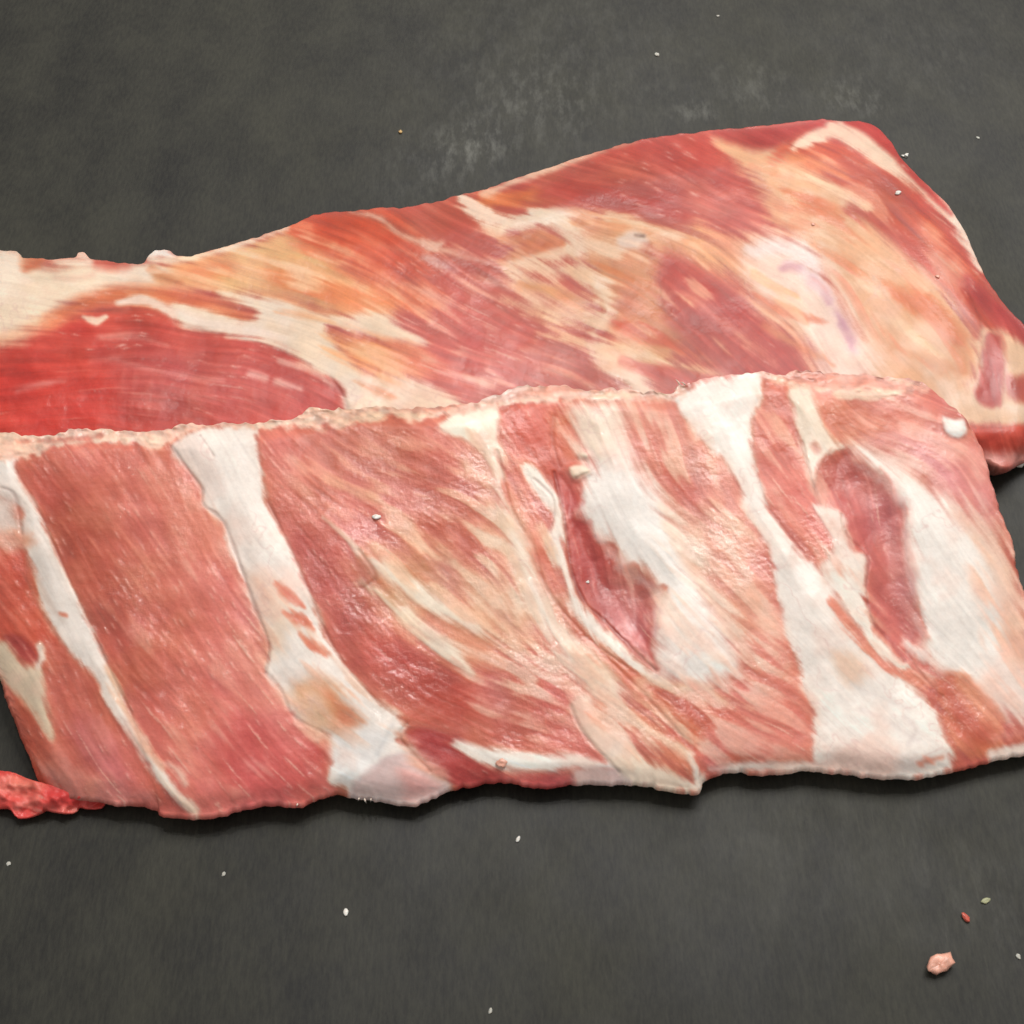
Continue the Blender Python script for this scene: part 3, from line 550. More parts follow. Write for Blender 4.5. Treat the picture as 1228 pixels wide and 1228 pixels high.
    mb([(560, 530), (600, 560), (660, 700), (760, 850), (700, 860), (590, 700)], (240, 214, 188), .45, .85)
    mb([(330, 540), (540, 520), (590, 620), (430, 640)], (226, 150, 132), .22, .6)
    mb([(740, 500), (820, 500), (900, 620), (950, 780), (900, 830), (830, 660)], (238, 196, 174), .38, .8)
    mb([(790, 560), (840, 640), (920, 790), (900, 850), (800, 830), (780, 640)], (245, 232, 220), .40, .85)
    mb([(800, 820), (940, 800), (975, 900), (850, 915)], (232, 170, 156), .30, .7)
    mb([(1140, 590), (1220, 680), (1255, 860), (1190, 850), (1160, 700)], (240, 206, 186), .45, .8)
    mb([(1010, 490), (1110, 480), (1180, 560), (1190, 630), (1090, 560)], (236, 182, 174), .35, .7)
    mb([(700, 820), (830, 860), (850, 930), (760, 920)], (238, 206, 180), .30, .8)
    mb([(910, 470), (950, 470), (1000, 600), (1080, 790), (1020, 740), (930, 600)], (232, 176, 152), .22, .7)
    mb([(40, 560), (210, 545), (330, 790), (380, 930), (240, 960), (120, 760)], (224, 146, 128), .14, .3)
    mb([(300, 690), (380, 760), (470, 860), (400, 900), (330, 820)], (232, 190, 164), .3, .7)
    mb([(540, 780), (690, 790), (690, 890), (570, 880)], (226, 156, 142), .25, .65)
    F.fibres(0.065, 0.62, 0.62)
    g = F.groove
    g([(205, 535), (228, 566), (242, 586), (244, 605), (268, 627), (292, 690), (306, 730), (322, 772), (318, 806)], 2.2, 0.9, 0.22)
    g([(305, 512), (313, 562), (322, 602), (358, 680), (402, 780), (452, 842)], 2, 0.5, 0.10)
    g([(240, 522), (250, 536), (256, 546)], 1.3, 0.8, 0.25); g([(16, 560), (45, 610), (85, 700), (127, 792)], 1.8, 0.5, 0.12)
    g([(1, 585), (18, 595), (26, 640)], 2, 0.7, 0.12); g([(112, 762), (130, 800), (160, 860)], 1.6, 0.6, 0.2)
    g([(664, 566), (676, 620), (681, 660), (687, 692), (701, 722), (722, 742), (750, 770), (786, 804)], 2, 1.2, 0.22)
    g([(640, 574), (664, 600), (660, 640)], 1.6, 0.7, 0.15)
    g([(595, 540), (614, 612), (640, 656), (655, 705), (700, 760), (752, 800)], 2, 0.7, 0.12)
    g([(1009, 616), (1014, 640), (1040, 668), (1038, 702), (1045, 742), (1085, 792)], 1.8, 1.0, 0.18)
    g([(962, 530), (975, 580), (985, 604)], 1.6, 0.6, 0.15); g([(1085, 780), (1110, 815), (1130, 835)], 2, 0.8, 0.15)
    g([(664, 500), (662, 530), (672, 560)], 3, 0.8, 0.15); g([(430, 660), (450, 690), (436, 705)], 2.5, 0.7, 0.15)
    g([(684, 846), (700, 880), (742, 926)], 2.5, 0.8, 0.12); g([(488, 868), (480, 886), (516, 925)], 2.2, 0.8, 0.12)
    g([(700, 762), (760, 820), (834, 900)], 2.5, 0.6, 0.12); g([(690, 574), (706, 566), (712, 562)], 1.5, 0.8, 0.12)
    g([(318, 806), (336, 826), (352, 858), (390, 880)], 2, 0.6, 0.12); g([(912, 470), (900, 520), (917, 600), (962, 662)], 1.8, 0.5, 0.08)
    return F

# ------------------------------------------------------------------ materials
SSS = 0.5
def nodes(name):
    m = bpy.data.materials.new(name); m.use_nodes = True
    nt = m.node_tree; return m, nt, nt.nodes, nt.nodes['Principled BSDF']
def flesh_material(name, rough, coat, bump):
    m, nt, N, b = nodes(name); L = nt.links.new
    a = N.new('ShaderNodeAttribute'); a.attribute_name = 'flesh'
    f = N.new('ShaderNodeAttribute'); f.attribute_name = 'fatness'
    tc = N.new('ShaderNodeTexCoord')
    n1 = N.new('ShaderNodeTexNoise'); n1.inputs['Scale'].default_value = 900; n1.inputs['Detail'].default_value = 4
    n2 = N.new('ShaderNodeTexNoise'); n2.inputs['Scale'].default_value = 300; n2.inputs['Detail'].default_value = 5
    L(tc.outputs['Object'], n1.inputs['Vector']); L(tc.outputs['Object'], n2.inputs['Vector'])
    mx = N.new('ShaderNodeMix'); mx.data_type = 'RGBA'; mx.blend_type = 'MULTIPLY'; mx.inputs['Factor'].default_value = 0.35
    cr = N.new('ShaderNodeValToRGB'); cr.color_ramp.elements[0].position = 0.3; cr.color_ramp.elements[1].position = 0.62
    cr.color_ramp.elements[0].color = (0.86, 0.82, 0.80, 1); cr.color_ramp.elements[1].color = (1, 1, 1, 1)
    L(n1.outputs['Fac'], cr.inputs['Fac']); L(a.outputs['Color'], mx.inputs['A']); L(cr.outputs['Color'], mx.inputs['B'])
    L(mx.outputs['Result'], b.inputs['Base Color'])
    ro = N.new('ShaderNodeMapRange'); ro.inputs['To Min'].default_value = rough-0.06; ro.inputs['To Max'].default_value = rough+0.08
    L(f.outputs['Fac'], ro.inputs['Value']); L(ro.outputs['Result'], b.inputs['Roughness'])
    cw = N.new('ShaderNodeMapRange'); cw.inputs['From Min'].default_value = 0.46; cw.inputs['From Max'].default_value = 0.66
    cw.inputs['To Max'].default_value = coat; n3 = N.new('ShaderNodeTexNoise'); n3.inputs['Scale'].default_value = 55; n3.inputs['Detail'].default_value = 3; L(tc.outputs['Object'], n3.inputs['Vector']); L(n3.outputs['Fac'], cw.inputs['Value']); L(cw.outputs['Result'], b.inputs['Coat Weight'])
    b.inputs['Coat Roughness'].default_value = 0.07
    if SSS:
        b.subsurface_method = 'BURLEY'; b.inputs['Subsurface Weight'].default_value = SSS
        b.inputs['Subsurface Radius'].default_value = (1.0, 0.45, 0.3); b.inputs['Subsurface Scale'].default_value = 0.0006; b.inputs['Specular IOR Level'].default_value = 0.3
    ad = N.new('ShaderNodeMath'); ad.operation = 'ADD'
    L(n1.outputs['Fac'], ad.inputs[0]); L(n2.outputs['Fac'], ad.inputs[1])
    bp = N.new('ShaderNodeBump'); bp.inputs['Strength'].default_value = bump; bp.inputs['Distance'].default_value = 0.0008
    L(ad.outputs[0], bp.inputs['Height']); L(bp.outputs['Normal'], b.inputs['Normal'])
    bc = N.new('ShaderNodeBump'); bc.inputs['Strength'].default_value = min(1, bump*2.2); bc.inputs['Distance'].default_value = 0.0012
    L(ad.outputs[0], bc.inputs['Height']); L(bc.outputs['Normal'], b.inputs['Coat Normal'])
    return m
M_MEAT = flesh_material('moist_meat', 0.46, 1.0, 0.13)
M_REAR = flesh_material('drier_meat', 0.5, 0.35, 0.08)
M_FAT = flesh_material('soft_fat', 0.42, 0.45, 0.045)

def table_material():
    m, nt, N, b = nodes('dark_worktop'); L = nt.links.new
    tc = N.new('ShaderNodeTexCoord')
    def tex(scale, detail, stretch=None, rough=0.55):
        n = N.new('ShaderNodeTexNoise'); n.inputs['Scale'].default_value = scale; n.inputs['Detail'].default_value = detail; n.inputs['Roughness'].default_value = rough
        if stretch:
            mp = N.new('ShaderNodeMapping'); mp.inputs['Scale'].default_value = stretch; L(tc.outputs['Object'], mp.inputs['Vector']); L(mp.outputs['Vector'], n.inputs['Vector'])
        else: L(tc.outputs['Object'], n.inputs['Vector'])
        return n.outputs['Fac']
    def rng_(v, a, b_, lo, hi):
        r = N.new('ShaderNodeMapRange'); r.interpolation_type = 'SMOOTHSTEP'
        for k, x in zip(('From Min', 'From Max', 'To Min', 'To Max'), (a, b_, lo, hi)): r.inputs[k].default_value = x
        L(v, r.inputs['Value']); return r.outputs['Result']
    def math_(op, a, c):
        n = N.new('ShaderNodeMath'); n.operation = op
        for k, x in enumerate((a, c)):
            if isinstance(x, (int, float)): n.inputs[k].default_value = x
            else: L(x, n.inputs[k])
        return n.outputs[0]
    grain = tex(900, 6, (1, 0.25, 1), 0.75); cloud = tex(14, 6, None, 0.62); mid = tex(60, 5, (1, 0.55, 1))
    v = math_('ADD', math_('MULTIPLY', rng_(grain, .3, .7, -1, 1), 0.45), math_('MULTIPLY', rng_(cloud, .3, .7, -1, 1), 0.36))
    v = math_('ADD', v, math_('MULTIPLY', rng_(mid, .3, .7, -1, 1), 0.34))
    pits = tex(150, 6, (1, 0.5, 1), 0.8); scr = tex(70, 3, (9, 0.5, 1), 0.6)
    v = math_('SUBTRACT', v, math_('MULTIPLY', rng_(pits, .60, .72, 0, 1), 0.45)); v = math_('ADD', v, math_('MULTIPLY', rng_(scr, .64, .72, 0, 1), 0.35))
    base = math_('MAXIMUM', math_('ADD', v, 1.0), 0.15)
    cb = N.new('ShaderNodeVectorMath'); cb.operation = 'SCALE'; cb.inputs[0].default_value = (0.0172, 0.0168, 0.0114); L(base, cb.inputs['Scale'])
    out = cb.outputs['Vector']
    # dried pale smears, worn where wiped; the broad far-centre one is painted-in sheen
    smear_sheen = tex(230, 4, (1, 0.35, 1), 0.7)
    for (u, w, r, k) in SMEARS_SHEEN:
        c = place(u, w, 0.0)
        d = N.new('ShaderNodeVectorMath'); d.operation = 'DISTANCE'; d.inputs[1].default_value = tuple(c); L(tc.outputs['Object'], d.inputs[0])
        g = math_('MULTIPLY', rng_(d.outputs['Value'], 0, r, 1, 0), math_('MULTIPLY', rng_(smear_sheen, .42, .74, 0.08, 1), k))
        mx = N.new('ShaderNodeMix'); mx.data_type = 'RGBA'; L(g, mx.inputs['Factor']); L(out, mx.inputs['A']); mx.inputs['B'].default_value = (0.27, 0.27, 0.24, 1)
        out = mx.outputs['Result']
    L(out, b.inputs['Base Color'])
    L(rng_(cloud, .3, .7, .50, .66), b.inputs['Roughness']); b.inputs['Specular IOR Level'].default_value = 0.36
    bp = N.new('ShaderNodeBump'); bp.inputs['Strength'].default_value = 0.10; bp.inputs['Distance'].default_value = 0.0005
    L(math_('ADD', grain, mid), bp.inputs['Height']); L(bp.outputs['Normal'], b.inputs['Normal'])
    return m
SMEARS_SHEEN = [(568, 172, .022, .34), (640, 125, .040, .17), (520, 205, .035, .15), (1022, 118, .022, .22), (905, 105, .028, .17), (835, 135, .014, .24), (660, 70, .11, .09), (1100, 60, .08, .07), (1190, 1085, .03, .10), (980, 1010, .05, .06)]
def plain_material(name, c, rough=0.45, coat=0.2):
    m, nt, N, b = nodes(name)
    n = N.new('ShaderNodeTexNoise'); n.inputs['Scale'].default_value = 700; n.inputs['Detail'].default_value = 3
    tc = N.new('ShaderNodeTexCoord'); nt.links.new(tc.outputs['Object'], n.inputs['Vector'])
    r = N.new('ShaderNodeValToRGB'); c = lin(np.array(c)/255)
    r.color_ramp.elements[0].position, r.color_ramp.elements[1].position = 0.3, 0.7
    r.color_ramp.elements[0].color = (*[float(x*0.72) for x in c], 1); r.color_ramp.elements[1].color = (*[float(min(x*1.1, .9)) for x in c], 1)
    nt.links.new(n.outputs['Fac'], r.inputs['Fac']); nt.links.new(r.outputs['Color'], b.inputs['Base Color'])
    b.inputs['Subsurface Weight'].default_value = 0.35; b.inputs['Subsurface Radius'].default_value = (1, .7, .55); b.inputs['Subsurface Scale'].default_value = 0.0005
    b.inputs['Roughness'].default_value = rough; b.inputs['Coat Weight'].default_value = coat; b.inputs['Coat Roughness'].default_value = .2
    return m

# ------------------------------------------------------------------ mesh helpers
def link(name, me, parent=None, **props):
    o = bpy.data.objects.new(name, me); S.collection.objects.link(o); o.parent = parent
    for k, v in props.items(): o[k] = v
    return o
ALB = 0.92                                        # even-light colour to reflectance
def make_mesh(name, V, F4, col, fatv, nrm, mat, ngon=None):
    me = bpy.data.meshes.new(name)
    if ngon is None:
        me.vertices.add(len(V)); me.vertices.foreach_set('co', V.astype(np.float32).ravel())
        me.loops.add(F4.size); me.loops.foreach_set('vertex_index', F4.astype(np.int32).ravel())
        me.polygons.add(len(F4)); me.polygons.foreach_set('loop_start', np.arange(0, F4.size, 4, dtype=np.int32))
        me.update(calc_edges=True)
    me.polygons.foreach_set('use_smooth', np.ones(len(me.polygons), bool))
    a = me.attributes.new('flesh', 'FLOAT_COLOR', 'POINT')
    a.data.foreach_set('color', np.concatenate([lin(col)*ALB*TONE, np.ones((len(V), 1))], 1).astype(np.float32).ravel())
    a = me.attributes.new('fatness', 'FLOAT', 'POINT'); a.data.foreach_set('value', fatv.astype(np.float32))
    if nrm is not None: me.normals_split_custom_set_from_vertices(nrm.astype(np.float32))
    me.materials.append(mat); return me

def jag(P, amp, s, seed):
    """lay a ragged outline over a smooth one"""
    r = np.random.default_rng(seed); n = len(P)
    k = np.exp(-0.5*(np.arange(-3*s, 3*s+1)/s)**2); k /= k.sum()
    f = np.convolve(r.standard_normal(n+6*s), k, 'valid')[:n]; f /= f.std()+1e-9
    t = np.gradient(P, axis=0); t /= np.linalg.norm(t, axis=1)[:, None]+1e-9
    w = np.minimum(1, np.minimum(np.arange(n), np.arange(n)[::-1])/20.0)
    return P+np.stack([-t[:, 1], t[:, 0]], 1)*(f*amp*w)[:, None]
def resample(P, n):
    d = np.r_[0, np.cumsum(np.linalg.norm(np.diff(P, axis=0), axis=1))]; q = np.linspace(0, d[-1], n)
    return np.stack([np.interp(q, d, P[:, 0]), np.interp(q, d, P[:, 1])], 1)
SURF = {}; TONE = 1.0
def slab(name, mp, top, right, bottom, left, NU, NV, zfun, zbot, under, seed, jags, **props):
    """top, bottom run left to right; left, right run top to bottom. zfun gives the height of the upper side"""
    c = [resample(spline(q, False, 8), n) for q, n in ((top, NU), (bottom, NU), (left, NV), (right, NV))]
    sc = [resample(np.stack([np.convolve(np.pad(q[:, k], 20, 'edge'), np.ones(41)/41, 'valid') for k in (0, 1)], 1), len(q)) for q in c]
    cj = [jag(jag(q, a, 2, seed+i), a*1.1, 9, seed+10+i)-q for i, (q, a) in enumerate(zip(c, jags))]
    T, Bm, Lf, Rt = c
    s = np.linspace(0, 1, NU)[None, :, None]; t = np.linspace(0, 1, NV)[:, None, None]
    UV = (1-t)*T[None]+t*Bm[None]+(1-s)*Lf[:, None]+s*Rt[:, None]-((1-s)*(1-t)*T[0]+s*(1-t)*T[-1]+(1-s)*t*Bm[0]+s*t*Bm[-1])
    wy, wx = 14.0/NV, 14.0/NU                      # the ragged outline dies out a few rows into the surface
    UV = UV+np.clip(1-t/wy, 0, 1)*cj[0][None]+np.clip(1-(1-t)/wy, 0, 1)*cj[1][None]+np.clip(1-s/wx, 0, 1)*cj[2][:, None]+np.clip(1-(1-s)/wx, 0, 1)*cj[3][:, None]
    u, v = UV[..., 0], UV[..., 1]
    # distance in pixels to each side, for the rounding of the edges
    dt, db = v-sc[0][None, :, 1], sc[1][None, :, 1]-v
    dl, dr = u-sc[2][:, None, 0], sc[3][:, None, 0]-u
    z = (zfun(s[..., 0], t[..., 0], u, v, np.clip(dt, 0, None), np.clip(db, 0, None), np.clip(dl, 0, None), np.clip(dr, 0, None))
         + mp.at(mp.hgt, u, v))*0.001
    z = np.maximum(z, 0.0022)
    G = place(u, v, z)
    V = G.reshape(-1, 3); col = mp.at(mp.col, u, v).reshape(-1, 3); ft = mp.at(mp.fat, u, v).reshape(-1)
    idx = np.arange(NU*NV).reshape(NV, NU)
    Fq = np.stack([idx[:-1, :-1], idx[1:, :-1], idx[1:, 1:], idx[:-1, 1:]], -1).reshape(-1, 4)
    fc = UV.reshape(-1, 2)[Fq].mean(1)
    lab = mp.lab[np.clip(fc[:, 1]-mp.y0, 0, mp.h-1).astype(int), np.clip(fc[:, 0]-mp.x0, 0, mp.w-1).astype(int)]
    # sides: rings running round the outline, down and back under
    loop = np.r_[idx[0, :-1], idx[:-1, -1], idx[-1, :0:-1], idx[:0:-1, 0]]
    P = V[loop]; n = len(loop); st = np.r_[np.zeros(NU-1), np.linspace(0, 1, NV-1), np.ones(NU-1), np.linspace(1, 0, NV-1)]
    k = 12; sm = sum(np.roll(P, j, 0) for j in range(-k, k+1))/(2*k+1)
    tg = np.roll(sm, -k, 0)-np.roll(sm, k, 0); out = np.stack([-tg[:, 1], tg[:, 0]], 1)
    out /= np.linalg.norm(out, axis=1)[:, None]+1e-9
    cen = P.mean(0)[:2]
    if ((P[:, :2]-cen)*out).sum(1).mean() < 0: out = -out
    zb = np.minimum(zbot(st)*0.001, P[:, 2]*0.7)
    rings = [loop]; VV = [V]; CC = [col]; FF = [ft]; base = len(V); nz = np.random.default_rng(seed+5)
    for f, o in ((0.15, 0.6), (0.35, 0.4), (0.6, -0.6), (0.82, -1.8), (1.0, -3.6)):
        q = sm*0.5*min(f*2, 1)+P*(1-0.5*min(f*2, 1)); q = q.copy()
        q[:, :2] += out*(o*0.001*under)+nz.standard_normal((n, 2))*0.00004
        q[:, 2] = P[:, 2]*(1-f)+zb*f
        VV.append(q); CC.append(np.clip(col[loop]*(0.96+0.08*nz.random((n, 1))), 0, 1)); FF.append(ft[loop]*0.8)
        rings.append(base+np.arange(n)); base += n
    W = []
    for a, b in zip(rings[:-1], rings[1:]):
        W.append(np.stack([a, np.roll(a, -1), np.roll(b, -1), b], -1))
    # underside: the same patch, coarse, inset inside the last ring
    last = VV[-1]; cl = last.mean(0); prev = rings[-1]
    for f in (0.7, 0.4, 0.12):
        q = cl+(last-cl)*f; VV.append(q); CC.append(CC[-1]); FF.append(FF[-1]); r = base+np.arange(n); base += n
        W.append(np.stack([prev, np.roll(prev, -1), np.roll(r, -1), r], -1)); prev = r
    V = np.concatenate(VV); col = np.concatenate(CC); ft = np.concatenate(FF)
    Fw = np.concatenate(W)
    Fa = np.concatenate([Fq, Fw]); lab = np.r_[lab, np.zeros(len(Fw), int)]
    full = make_mesh('whole', V, Fa, col, ft, None, M_MEAT)
    nr = np.empty(len(V)*3, np.float32); full.vertices.foreach_get('normal', nr); nr = nr.reshape(-1, 3)
    if nr[idx[NV//2, NU//2], 2] < 0: Fa = Fa[:, ::-1]; nr = -nr
    bpy.data.meshes.remove(full)
    SURF[name+props['category']+str(len(SURF))] = (UV.reshape(-1, 2)[::3], G.reshape(-1, 3)[::3])
    root = bpy.data.objects.new(name, None); S.collection.objects.link(root); root.empty_display_size = 0.02
    org = np.array([*V[:, :2].mean(0), V[:, 2].min()]); root.location = org
    for kx, vx in props.items(): root[kx] = vx
    last = root
    for i, nm in enumerate(mp.names):
        f = Fa[lab == i]
        if len(f) < 12: continue
        used, inv = np.unique(f, return_inverse=True)
        me = make_mesh(nm, V[used]-org, inv.reshape(-1, 4), col[used], ft[used], nr[used], M_FAT if nm.startswith(('fat', 'cut')) else (M_REAR if mp.y0 < 200 or mp.y0 > 800 else M_MEAT))
        o = link(nm, me, last if nm == 'cut_rib_end' else root)
        if nm == 'fat_strip': last = o
    return root

# ------------------------------------------------------------------ worktop
me = bpy.data.meshes.new('worktop'); w = 1.1
me.from_pydata([(-w, -w, 0), (w, -w, 0), (w, w, 0), (-w, w, 0), (-w, -w, -.03), (w, -w, -.03), (w, w, -.03), (-w, w, -.03)], [],
               [(0, 1, 2, 3), (7, 6, 5, 4), (0, 4, 5, 1), (1, 5, 6, 2), (2, 6, 7, 3), (3, 7, 4, 0)])
me.materials.append(table_material()); link('worktop', me, kind='structure', label='dark grey worktop with pale dried smears')

# ------------------------------------------------------------------ rear slab
Bm = rear_map(); TONE = 0.88                      # rear cut's colours darkened to offset the stronger lamplight on it
def z_rear(s, t, u, v, dt, db, dl, dr):
    q = 15.5+1.5*np.sin(u/170.0+0.8)-3.5*sstep(0.55, 1.0, t)
    q = q-7.5*(1-sstep(0, 46, dt))**1.6-5.5*(1-sstep(0, 50, dr))**1.5
    return q-4.0*(1-sstep(0, 40, db))
rear = slab('rib_rack', Bm,
    [(-90, 296), (-30, 300), (0, 300), (18, 301), (29, 309), (60, 310), (88, 309), (94, 303), (102, 303), (109, 310), (130, 313), (150, 314), (170, 315), (178, 306), (188, 299), (203, 301), (214, 308), (236, 306), (270, 296), (300, 287), (345, 271), (366, 262), (400, 255),
     (455, 250), (490, 248), (540, 236), (575, 228), (600, 220), (640, 207), (700, 187), (750, 172), (800, 163), (850, 157), (900, 153), (940, 149), (985, 143), (1008, 146), (1030, 145)],
    [(1030, 145), (1050, 152), (1068, 170), (1080, 188), (1096, 205), (1116, 225), (1140, 250), (1160, 285), (1175, 320), (1190, 345), (1210, 370), (1230, 392), (1256, 430), (1264, 480), (1250, 530), (1240, 548)],
    [(-90, 585), (200, 580), (600, 575), (900, 570), (1100, 562), (1176, 552), (1192, 556), (1208, 561), (1222, 552), (1240, 548)],
    [(-90, 296), (-92, 440), (-90, 585)], 900, 300, z_rear, lambda st: 0.4+0*st, 1.0, 40, (0.45, 0.4, 0.9, 0.3),
    label='slab of raw ribs lying meaty side up, partly under the other slab', category='meat', kind='thing', group='slabs of raw ribs')

# ------------------------------------------------------------------ front slab
Fm = front_map(); TONE = 1.0
def z_front(s, t, u, v, dt, db, dl, dr):
    q = 29.0-22.3*t+1.0*np.sin(u/88.0+v/210.0)*np.sin(math.pi*t)
    q = q-2.0*(1-sstep(0, 26, dt))-1.6*(1-sstep(-6, 40, db))**2
    return q-2.5*(1-sstep(0, 60, dr))**2-2.5*(1-sstep(-10, 70, dl))**2
front = slab('rib_rack', Fm,
    [(-80, 530), (-30, 524), (0, 521), (50, 520), (120, 515), (180, 517), (240, 509), (300, 507), (345, 503), (372, 493), (440, 487), (480, 490), (540, 487), (590, 473), (640, 460), (700, 467), (750, 469), (800, 470),
     (816, 462), (850, 453), (910, 448), (930, 450), (960, 443), (1000, 448), (1050, 450), (1085, 454), (1106, 458)],
    [(1106, 458), (1122, 471), (1155, 500), (1166, 516), (1180, 545), (1186, 572), (1196, 606), (1206, 636), (1215, 660), (1221, 690), (1229, 716), (1241, 760), (1256, 830), (1262, 893)],
    [(48, 932), (62, 946), (100, 955), (180, 964), (200, 974), (240, 977), (270, 972), (320, 960), (355, 964), (400, 951), (440, 957), (490, 962), (512, 955), (545, 940), (575, 937), (620, 935), (660, 940), (700, 938),
     (760, 938), (815, 944), (838, 948), (846, 930), (880, 921), (920, 925), (980, 921), (1020, 925), (1060, 930), (1085, 930), (1130, 922), (1160, 918), (1190, 908), (1215, 904), (1262, 893)],
    [(-80, 530), (-55, 640), (-18, 755), (0, 802), (13, 842), (28, 880), (48, 932)], 920, 400, z_front, lambda st: 16.5*(1-st)**1.0+0.5, 1.4, 70, (1.15, 1.0, 0.5, 0.6),
    label='slab of raw ribs with broad white rib strips, propped on the other slab', category='meat', kind='thing', group='slabs of raw ribs')

REAR, FRONT = list(SURF.values())
def on(surf, u, v):
    q = np.argmin(((surf[0]-np.array([u, v]))**2).sum(1)); return float(surf[1][q][2])

# ------------------------------------------------------------------ loose scrap under the corner
def scrap_map():
    C = Flesh(-70, 890, 190, 1010, (214, 62, 56), [(0, 940, 10), (60, 960, 20), (120, 965, 15)])
    C.poly([(-60, 925), (20, 930), (60, 940), (40, 950), (-60, 945)], (222, 112, 96), 8, 5, 3, a=0.8)
    C.line([(20, 968), (35, 962), (60, 970), (90, 972)], [4, 5, 4, 3], (226, 120, 108), 5, 4, 3, a=0.8)
    C.line([(60, 950), (90, 958), (110, 962)], 6, (196, 40, 40), 6, 4, 3, a=0.8)
    C.fibres(0.08, 0.3); C.hgt += (fbm(C.h, C.w, 9, 3)-0.5)*3.0; return C
slab('meat_scrap', scrap_map(), [(-55, 922), (0, 925), (12, 926), (30, 932), (50, 938), (80, 946), (110, 952), (128, 957)],
     [(128, 957), (127, 962), (122, 968)],
     [(-55, 972), (0, 968), (10, 968), (18, 978), (24, 981), (34, 980), (48, 974), (52, 968), (62, 972), (80, 975), (92, 972), (94, 966), (104, 969), (114, 969), (122, 968)],
     [(-55, 922), (-58, 950), (-55, 972)], 150, 46, lambda s, t, u, v, dt, db, dl, dr: 4.6-2.0*(1-sstep(0, 16, db))-2.2*(1-sstep(0, 22, dr))+0*u, lambda st: 0.3+0*st, 0.35, 90, (0.3, 0.3, 0.9, 0.2),
     label='bright red ragged scrap of raw meat at the corner of the ribs', category='scrap', kind='thing')

# ------------------------------------------------------------------ lumps, crumbs, fibres
M_CRUMB = {k: plain_material('crumb_'+k, c, r, w) for k, c, r, w in (('white', (246, 236, 226), .4, .3), ('pink', (232, 172, 150), .45, .3), ('red', (206, 96, 78), .45, .3),
           ('green', (176, 178, 140), .6, 0), ('yellow', (206, 170, 110), .6, 0), ('grey', (196, 194, 184), .7, 0), ('bone', (242, 216, 200), .5, .1))}
def lump_geo(r, size, seed, n=10, m=14, rough=0.28):
    """a small irregular lump: closed ball of n x m pushed in and out"""
    g = np.random.default_rng(seed); V = []; F = []
    K = [(g.normal(size=3), g.uniform(0, 6.28), g.uniform(.3, 1)) for _ in range(7)]
    def p(a, b):
        d = np.array([math.sin(a)*math.cos(b), math.sin(a)*math.sin(b), math.cos(a)])
        k = 1+rough*(sum(w*math.sin(2.2*np.dot(q, d)+f) for q, f, w in K)/2.0+sum(w*math.sin(6.5*np.dot(q, d)+2*f) for q, f, w in K)/4.5)
        return d*k*np.array(size)*r
    V.append(p(0, 0))
    for i in range(1, n):
        for j in range(m): V.append(p(math.pi*i/n, 2*math.pi*j/m))
    V.append(p(math.pi, 0)); e = len(V)-1
    for j in range(m):
        F.append((0, 1+j, 1+(j+1) % m)); F.append((e, 1+(n-2)*m+(j+1) % m, 1+(n-2)*m+j))
        for i in range(n-2):
            a = 1+i*m; F.append((a+j, a+m+j, a+m+(j+1) % m, a+(j+1) % m))
    return np.array(V), F
def lump(name, u, v, z, r, size, mat, seed, parent=None, rz=0.0, rough=0.28, n=10, m=14, **props):
    """r in millimetres; z is the height of what it sits on"""
    V, F = lump_geo(r*0.00078, size, seed, n, m, rough)
    c, s_ = math.cos(rz), math.sin(rz); V = np.stack([c*V[:, 0]-s_*V[:, 1], s_*V[:, 0]+c*V[:, 1], V[:, 2]], 1)
    V[:, 2] *= 0.62; lift = -V[:, 2].min()*(0.95 if parent is None else -0.15)
    P = place(u, v, z+lift); me = bpy.data.meshes.new(name)
    me.from_pydata([tuple(q) for q in V], [], F); me.materials.append(M_CRUMB[mat] if mat in M_CRUMB else mat)
    me.polygons.foreach_set('use_smooth', np.ones(len(me.polygons), bool))
    o = link(name, me, parent, **props)
    o.location = P-(np.array(parent.location) if parent else 0); return o
# fat tags that belong to the slabs
lump('fat_lump', 602, 914, on(FRONT, 602, 914), 1.9, (1.1, .8, .6), 'pink', 8, front, 0.4, rough=.3)
lump('fat_lump', 1222, 553, 0.003, 3.0, (.9, .8, .8), 'white', 14, rear)
# crumbs on the meat
for u, v, sf, r, sz, mt, lb in ((451, 620, FRONT, 1.35, (1.1, .8, .5), 'white', 'white bone crumb on the muscle of the propped ribs'),
                                (1077, 231, REAR, 1.25, (1.1, .8, .5), 'white', 'white bone crumb on the red band by the tapered end'),
                                (1124, 331, REAR, 1.1, (.9, .9, .5), 'pink', 'pale pink crumb on the dark red strip above the fat'),
                                (975, 269, REAR, 0.9, (.9, .9, .5), 'pink', 'tiny pale crumb on the cream fat of the rear ribs'),
                                (705, 698, FRONT, 0.7, (1.1, .8, .5), 'white', 'tiny white crumb inside the dark red pocket')):
    lump('bone_crumb', u, v, on(sf, u, v), r, sz, mt, int(u), None, 0.5, label=lb, category='crumb', kind='thing', group='crumbs on the meat')
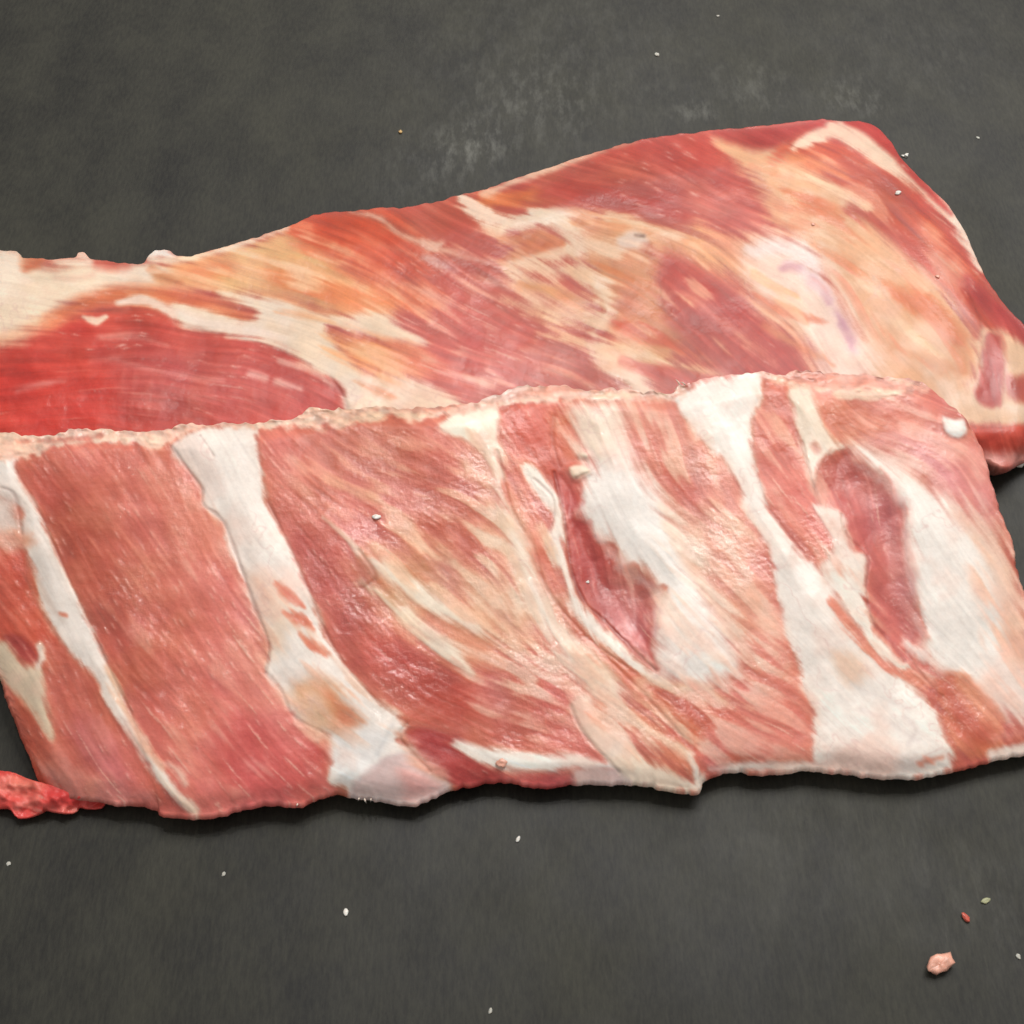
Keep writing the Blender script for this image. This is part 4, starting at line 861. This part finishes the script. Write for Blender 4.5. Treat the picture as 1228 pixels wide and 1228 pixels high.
# crumbs on the worktop
for u, v, r, sz, mt, lb, nm in ((1127, 1157, 2.8, (1.15, .8, .7), 'pink', 'largest pink meat crumb lying on the worktop', 'meat_crumb'),
                            (1158, 1100, 1.3, (.65, 1.2, .6), 'red', 'small red meat crumb beside the pale green fleck', 'meat_crumb'),
                            (1182, 1080, 1.3, (1.3, .6, .4), 'green', 'pale green herb fleck on the worktop', 'herb_fleck'),
                            (480, 158, 1.1, (.9, 1, .7), 'yellow', 'yellow crumb on the worktop behind the ribs', 'crumb'),
                            (788, 65, 1.3, (.8, 1.2, .5), 'grey', 'grey white crumb behind the ribs near the far smears', 'crumb'),
                            (861, 19, .8, (1, .8, .5), 'grey', 'tiny grey speck far behind the ribs', 'crumb'),
                            (1086, 187, 1.9, (1.1, .9, .6), 'white', 'crumbly white bit against the rear ribs tapered corner', 'bone_crumb'),
                            (1173, 165, .8, (1, .8, .5), 'grey', 'tiny grey speck beside the tapered end of the ribs', 'crumb'),
                            (621, 1006, .9, (.6, 1.2, .5), 'white', 'white speck closest to the edge of the propped ribs', 'crumb'),
                            (415, 1093, 1.0, (.8, 1.1, .5), 'white', 'white oval speck on the bare dark worktop', 'crumb'),
                            (268, 1048, .7, (.7, 1.1, .5), 'grey', 'tiny grey speck in front of the left rib end', 'crumb'),
                            (10, 1036, .8, (1, .9, .5), 'grey', 'tiny grey speck in front of the red scrap', 'crumb'),
                            (588, 1212, .7, (.6, 1.2, .5), 'grey', 'tiny grey speck far in front of the ribs', 'crumb'),
                            (1221, 1147, .8, (.8, 1.1, .5), 'grey', 'tiny grey speck beside the largest pink crumb', 'crumb')):
    lump(nm, u, v, 0.0, r, sz, mt, int(u)+1, None, 0.6*math.sin(u), 0.75 if r > 1.5 else .3, label=lb, category='crumb', kind='thing', group='crumbs on the worktop')
# torn fibres round the outline: too fine to count
def joined(name, geos, mat, parent):
    V, F, b = [], [], 0
    for v, f in geos: V += [tuple(q) for q in v]; F += [tuple(b+i for i in q) for q in f]; b = len(V)
    me = bpy.data.meshes.new(name); me.from_pydata(V, [], F); me.materials.append(M_CRUMB[mat])
    me.polygons.foreach_set('use_smooth', np.ones(len(me.polygons), bool)); return link(name, me, parent, kind='stuff')
def fibre(u, v, z, ang, L, w):
    b = place(u, v, z); e = place(u+L*math.cos(ang), v+L*math.sin(ang), z+0.0004); md = (b+e)/2+np.array([0, 0, 0.0004])
    sd = np.cross(e-b, (0, 0, 1)); sd = sd/(np.linalg.norm(sd)+1e-9)*w*0.001
    V = [b-sd, b+sd, b+np.array([0, 0, w*.0012]), md-sd*.7, md+sd*.7, md+np.array([0, 0, w*.0009]), e]
    return np.array(V)-np.array(front.location), [(0, 1, 4, 3), (1, 2, 5, 4), (2, 0, 3, 5), (3, 4, 6), (4, 5, 6), (5, 3, 6), (0, 2, 1)]
geos = []
for u, v, a, L in ((431, 957, 1.9, 4), (437, 958, 1.2, 6), (445, 958, 1.7, 4), (357, 964, 1.8, 4), (816, 463, -2.2, 11), (822, 462, -2.6, 8)):
    geos.append(fibre(u, v, on(FRONT, u, v)-.0002, a, L, .33))
joined('torn_fibres', geos, 'bone', front)
